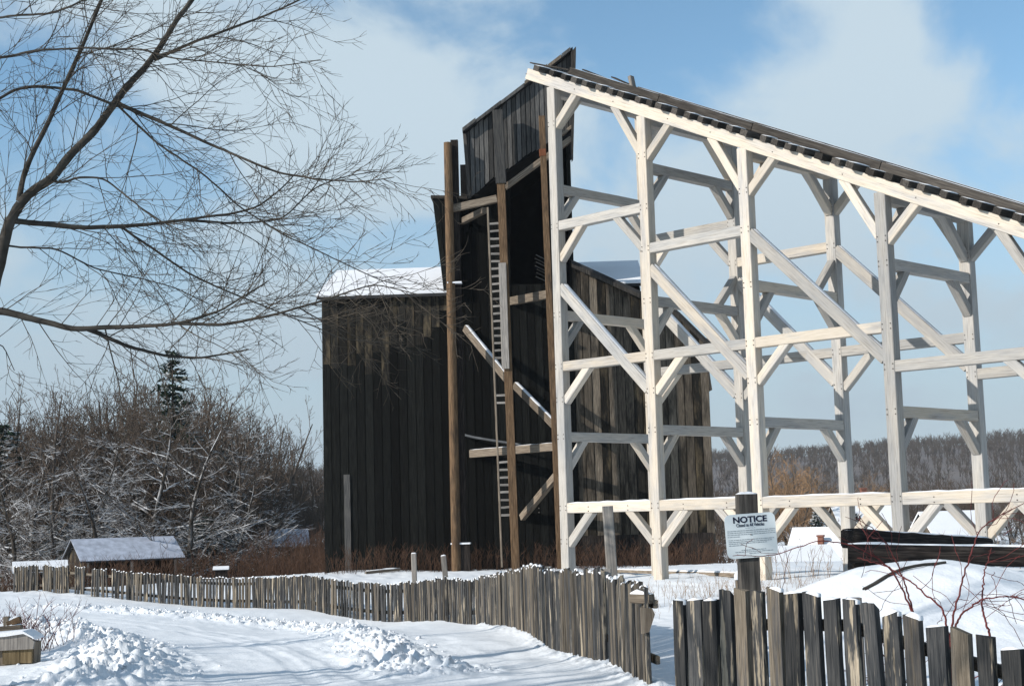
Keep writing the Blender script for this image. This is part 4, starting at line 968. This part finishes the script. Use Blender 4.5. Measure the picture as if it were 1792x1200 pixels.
for px, Z, s, lab in [(1430, 122, .85, 'dark snow-flecked evergreen right behind the red-trimmed house'), (1500, 128, .8, 'dark snow-flecked evergreen between the two village houses'), (1600, 134, .6, 'small dark evergreen beside the broad snow-roofed house')]:
    place_tree('snowy_evergreen', CONS[0], tp(px, Z), (s * 1.1, s), R_.uniform(0, 6.28), lab, 'tree', None)

# ------------------------------------------------------------------ brush, weeds and briars
def stems(n, fx, hmin, hmax, spread, r0, seed):
    r = np.random.default_rng(seed); xy = np.array([fx(r) for _ in range(n)]); z = gz(xy[:, 0], xy[:, 1]); h = r.uniform(hmin, hmax, n) * r.uniform(.5, 1, n)
    p0 = np.stack([xy[:, 0], xy[:, 1], z - .05], 1); rows_ = []; lean = r.normal(0, spread, (n, 2))
    mid = p0 + np.stack([lean[:, 0] * h * .5, lean[:, 1] * h * .5, h * .55], 1); tip = p0 + np.stack([lean[:, 0] * h * 1.3, lean[:, 1] * h * 1.3, h], 1)
    rows_.append(np.concatenate([p0, mid, np.full((n, 1), r0), np.full((n, 1), r0 * .8)], 1)); rows_.append(np.concatenate([mid, tip, np.full((n, 1), r0 * .8), np.full((n, 1), r0 * .4)], 1))
    for k in range(3):
        a = r.uniform(0, 6.28, n); b = mid + (tip - mid) * r.uniform(0, .8, n)[:, None]; e = b + np.stack([np.cos(a) * h * .14, np.sin(a) * h * .14, h * r.uniform(.1, .25, n)], 1)
        rows_.append(np.concatenate([b, e, np.full((n, 1), r0 * .6), np.full((n, 1), r0 * .3)], 1))
    return tubes(np.concatenate(rows_))
def along(P, w):
    P = np.array(P, float)
    def fx(r):
        j = r.integers(len(P) - 1); t = r.random(); q = P[j] * (1 - t) + P[j + 1] * t; return q + r.normal(0, w, 2)
    return fx
def brush(name, label, n, P, w, h0, h1, sp, r0, mt, seed):
    V, Q = stems(n, along(P, w), h0, h1, sp, r0, seed); tag(meshobj(name, npmesh(name, V, Q, M[mt]), None, None, Matrix()), label, 'brush', kind='stuff')
brush('dry_weeds', 'russet dry weeds along the foot of the black wall', 1000, [(-7.6, 59.0), (-4, 59), (-2, 58.6), (1.5, 58.6), (4, 58.8), (8, 58.6)], .45, .4, 1.3, .22, .009, 'dry_weed', 1)
brush('dry_weeds', 'reddish weeds thick around the trestle feet', 450, [(1.5, 57), (5, 56.5), (9, 56)], .8, .3, 1.3, .25, .008, 'dry_weed', 2)
brush('dry_weeds', 'russet thicket between the long fence and the shed', 1500, [(-28, 68), (-22, 69), (-18, 66), (-13, 67), (-9, 66)], 1.6, .6, 1.9, .2, .010, 'dry_weed', 3)
brush('dry_weeds', 'tall reddish thicket at the edge of the woods beside the breaker', 1100, [(-14.5, 80), (-11, 82), (-9, 76)], 1.0, 1.0, 3.6, .14, .013, 'dry_weed', 4)
brush('dry_weeds', 'pale grass stalks standing in the snow under the trestle', 350, [(2, 28), (4, 30), (6, 29), (3, 33)], 1.0, .15, .6, .2, .0035, 'tan_twig', 5)
brush('dry_weeds', 'thin brown stalks before the snowy village roofs', 420, [(6.5, 30), (12, 42), (16, 55), (22, 70)], 1.6, .3, 1.2, .2, .006, 'tan_twig', 6)
brush('dry_weeds', 'tangle of brown stems at the roadside by the wooden box', 160, [(-8.6, 23.5), (-7.9, 24.5)], .28, .4, 1.1, .35, .006, 'briar_red', 7)
def briar(seed, px, Z, canes, lab, drawn=()):
    r = np.random.default_rng(seed); b = at(px, 1150, Z); b = np.array([b.x, Z, gz1(b.x, Z) - .05]); sg = []; sg2 = []
    for k in range(canes):
        a = r.uniform(0, 6.28); d = norm(np.array([math.cos(a) * .45, math.sin(a) * .35, 1])); L = r.uniform(.8, 1.7); p = b + r.normal(0, .012, 3) * [1, 1, 0]; nS = 22; cu_ = r.uniform(.03, .11)
        for i in range(nS):
            d = norm(d + np.array([math.cos(a) * cu_, math.sin(a) * cu_ * .7, -.05 * (i / nS) * 1.6]) + r.normal(0, .05, 3)); q = p + d * L / nS
            sg.append((*p, *q, .0075 * (1 - .75 * i / nS), .0075 * (1 - .75 * (i + 1) / nS)))
            if r.random() < .5: sg2.append((*q, *(q + norm(r.normal(size=3)) * .022), .0022, .0005))
            if r.random() < .22 and i > 4:
                e = norm(d + r.normal(0, .8, 3)); pp_ = q
                for j in range(6):
                    e = norm(e + r.normal(0, .2, 3) + [0, 0, .03]); qq = pp_ + e * r.uniform(.04, .10); sg2.append((*pp_, *qq, .003, .002)); pp_ = qq
            p = q
    for pts, dz in drawn:
        P = np.array(pts, float); d_ = np.hypot(*(P[1:] - P[:-1]).T); cum = np.append(0, d_.cumsum()); T = np.linspace(0, cum[-1], 40)
        X, Y = np.interp(T, cum, P[:, 0]), np.interp(T, cum, P[:, 1])
        for _ in range(4): X[1:-1] = (X[:-2] + 2 * X[1:-1] + X[2:]) / 4; Y[1:-1] = (Y[:-2] + 2 * Y[1:-1] + Y[2:]) / 4
        pp3 = [np.array(at(x, y, Z + dz * i / 39)) + r.normal(0, .004, 3) for i, (x, y) in enumerate(zip(X, Y))]
        sg.append((*b, *pp3[0], .011, .010))
        for i in range(39):
            q0, q1 = pp3[i], pp3[i + 1]; sg.append((*q0, *q1, .0095 * (1 - .7 * i / 39), .0095 * (1 - .7 * (i + 1) / 39)))
            if r.random() < .6: sg2.append((*q0, *(q0 + norm(r.normal(size=3)) * .025), .0025, .0006))
            if r.random() < .28 and i > 5:
                e = norm(q1 - q0 + r.normal(0, .04, 3)); pp_ = q0
                for j in range(7): e = norm(e + r.normal(0, .2, 3)); qq = pp_ + e * r.uniform(.03, .09); sg2.append((*pp_, *qq, .0032, .0022)); pp_ = qq
    root = empty('briar_bush', b); tag(root, lab, 'briar', None)
    V, Q = tubes(sg, 5); meshobj('canes', npmesh('canes', V, Q, M['briar_red'], True), None, root, Matrix())
    V, Q = tubes(sg2, 3); tag(meshobj('thorny_twigs', npmesh('thorny_twigs', V, Q, M['briar_red']), None, root, Matrix()), kind='stuff')
briar(1, 1660, 11.2, 7, 'tallest red briar with arching canes behind the snow-capped grey pickets',
      [([(1662, 1125), (1668, 1080), (1685, 1010), (1700, 965), (1712, 930), (1740, 905), (1800, 878)], .5), ([(1664, 1120), (1680, 1075), (1720, 1048), (1765, 1042), (1810, 1052)], -.3), ([(1662, 1120), (1650, 1065), (1600, 1022), (1555, 992), (1500, 975)], .5)])
briar(2, 1605, 12.4, 5, 'red briar whose cane arches over toward the notice board',
      [([(1610, 1105), (1592, 1060), (1572, 1012), (1545, 980), (1510, 962), (1460, 945), (1420, 947), (1385, 962), (1350, 974), (1282, 972)], .6), ([(1606, 1105), (1592, 1045), (1572, 988), (1552, 950), (1530, 925), (1495, 905)], .4)])
briar(3, 1735, 11.0, 6, 'thin red briar sprawling at the outer end of the grey pickets', [([(1732, 1110), (1718, 1060), (1722, 1000), (1735, 960)], .3)])

# ------------------------------------------------------------------ the big bare tree in the foreground
TZ = 18.0
LIMBS = [  # (picture points, width px at start, at end, depth drift in metres, side-branch density)
    ([(-70, 1010), (-66, 860), (-52, 700), (-26, 560), (0, 462), (14, 396), (33, 358), (60, 330), (91, 314), (118, 275), (165, 231), (193, 193), (220, 154), (253, 121), (281, 83), (308, 39), (338, 0), (375, -70), (410, -160)], 46, 5, .4, 1),
    ([(-44, 650), (-76, 500), (-88, 320), (-80, 180), (-66, 40), (-60, -80)], 24, 8, -.5, .8),
    ([(33, 352), (41, 308), (60, 264), (83, 220), (102, 176), (127, 121), (154, 60), (179, 0), (205, -80)], 11, 5, -.6, 1),
    ([(8, 385), (33, 388), (77, 391), (138, 397), (220, 395), (275, 389), (352, 380), (418, 371), (451, 363), (490, 335), (520, 300)], 12, 2, .5, 1),
    ([(320, 386), (418, 392), (495, 385), (550, 330), (600, 311), (660, 300)], 5, 1.5, .8, 1),
    ([(204, 180), (275, 212), (341, 242), (418, 275), (484, 303), (550, 314), (633, 318), (690, 310)], 8, 1.6, -.9, 1),
    ([(270, 104), (330, 77), (396, 52), (468, 25), (523, 0), (580, -30)], 7, 2.5, .9, 1),
    ([(-84, 235), (-40, 197), (0, 171), (28, 154), (66, 149), (138, 157), (205, 186)], 6, 5, .3, .6),
    ([(-74, 112), (-30, 104), (0, 102), (55, 91), (138, 85), (248, 85), (292, 99), (385, 110), (470, 118), (560, 105)], 5, 1.5, -1.2, 1),
    ([(-24, 550), (0, 542), (55, 558), (127, 575), (182, 572), (264, 567), (314, 564), (385, 542), (430, 515), (468, 492)], 15, 2, -.4, 1),
    ([(300, 565), (385, 569), (468, 553), (550, 531), (605, 514), (655, 498), (740, 517)], 7, 1.5, -.9, 1),
    ([(150, 574), (185, 588), (220, 605), (286, 622), (352, 627), (435, 611)], 9, 2.5, .3, 1),
    ([(6, 428), (17, 432), (99, 435), (165, 470), (231, 484), (308, 506), (380, 540)], 4, 1.5, .8, 1),
    ([(210, 396), (275, 440), (330, 479), (385, 506), (440, 528), (523, 561), (605, 594), (680, 600)], 5, 1.5, .9, 1),
    ([(205, 184), (275, 253), (358, 308), (418, 363), (495, 413), (578, 451), (660, 490), (715, 505)], 4.5, 1.5, .2, 1),
    ([(91, 316), (112, 322), (130, 309), (180, 310), (225, 345), (265, 380), (330, 410)], 5, 1.5, -.7, .9),
    ([(184, 575), (195, 620), (208, 670), (212, 705)], 3, 2, .1, .5),
    ([(-36, 612), (4, 596), (15, 625), (25, 648)], 2.5, 1.5, .1, .6),
    ([(-66, 48), (-20, 34), (30, 28), (90, 25), (140, 5), (170, -20)], 5, 3, -.8, .8)]
ft = Grow(77); ft.rmin = .0016; ft.trops = (.0, .012, .015)
PLACED = []; OUT = np.array([.55, .0, .16])
for pts, w0, w1, drift, dn in LIMBS:
    P = np.array(pts, float); d = np.hypot(*(P[1:] - P[:-1]).T); cum = np.append(0, d.cumsum()); T = np.linspace(0, cum[-1], max(8, int(cum[-1] / 10)))
    X, Y = np.interp(T, cum, P[:, 0]), np.interp(T, cum, P[:, 1])
    for _ in range(2): X[1:-1] = (X[:-2] + 2 * X[1:-1] + X[2:]) / 4; Y[1:-1] = (Y[:-2] + 2 * Y[1:-1] + Y[2:]) / 4
    jx = np.cumsum(NR.normal(0, .5, len(X))); jx -= np.linspace(0, jx[-1], len(jx)); Y = Y + jx * .7
    pm = TZ / FPX; t = T / cum[-1]; first = w0 == 46
    Wd = np.interp(t, [0, .35, .55, 1], [46, 23, 17, 5]) if first else w0 + (w1 - w0) * t**.8
    Wd = Wd * (.94 + .12 * NR.random(len(Wd)))
    Z0 = TZ if first else min(PLACED, key=lambda q: (q[0] - X[0])**2 + (q[1] - Y[0])**2)[2]
    ZZ = [Z0 + drift * tt + .12 * math.sin(4 * tt) for tt in t]
    PLACED += list(zip(X, Y, ZZ))
    pos = [np.array(at(x, y, z)) for x, y, z in zip(X, Y, ZZ)]
    for i in range(len(pos) - 1): ft.big.append((*pos[i], *pos[i + 1], Wd[i] * pm / 2, Wd[i + 1] * pm / 2))
    spec = [None, (5.5, .32, .72, .35, .95, .06), (3.6, .35, .75, .35, .95, .1)]
    acc = 0.0
    for i in range(len(pos) - 1):
        if first and (t[i] < .42): continue
        sl_ = np.linalg.norm(pos[i + 1] - pos[i]); acc += 8.5 * dn * sl_ * (.5 + .8 * t[i])
        while acc > ft.r.random():
            acc -= 1; dd = norm(pos[i + 1] - pos[i]); sd = norm(ft.side(dd, ft.r.uniform(.4, 1.25)) * np.array([1, .9, 1]) + OUT * .22)
            L = ft.r.uniform(.5, 1.75) * (1.1 - .4 * t[i]); r0 = min(Wd[i] * pm / 2 * .7, .003 + .0036 * L)
            ft.branch(pos[i], sd, L, r0, .0022, 9, .078, ft.r.uniform(-.005, .03), 1, spec)
base = at(-70, 1010, TZ); fw = Matrix.Translation((base.x, base.y, gz1(base.x, base.y)))
ftree = empty('bare_tree', fw); tag(ftree, 'large bare tree with dark limbs spreading over the road in front of the breaker', 'tree')
low = at(-70, 1010, TZ); ft.big.insert(0, (low.x, low.y, gz1(low.x, low.y) - .3, *low, .20, 46 * TZ / FPX / 2))
V, Q = tubes(ft.big, 9); meshobj('trunk', npmesh('trunk', V, Q, M['bark_near'], True), None, ftree, Matrix())
V, Q = tubes(ft.small, 3); meshobj('crown', npmesh('crown', V, Q, M['twig_near']), None, ftree, Matrix())
print('foreground twigs', len(ft.small), 'objects', len(bpy.data.objects))

# ------------------------------------------------------------------ winter air between here and the hill
mz = bpy.data.materials.new('winter_air'); mz.use_nodes = True; tz_ = mz.node_tree; tz_.nodes.clear()
oz = tz_.nodes.new('ShaderNodeOutputMaterial'); vz = tz_.nodes.new('ShaderNodeVolumePrincipled')
vz.inputs['Color'].default_value = (.80, .87, .95, 1); vz.inputs['Density'].default_value = 0.00013; vz.inputs['Anisotropy'].default_value = 0.0
tz_.links.new(vz.outputs[0], oz.inputs['Volume'])
hz_ = box('haze', (-4100, -60, -40), (4100, 4100, 80), mz, None); tag(hz_, kind='stuff')
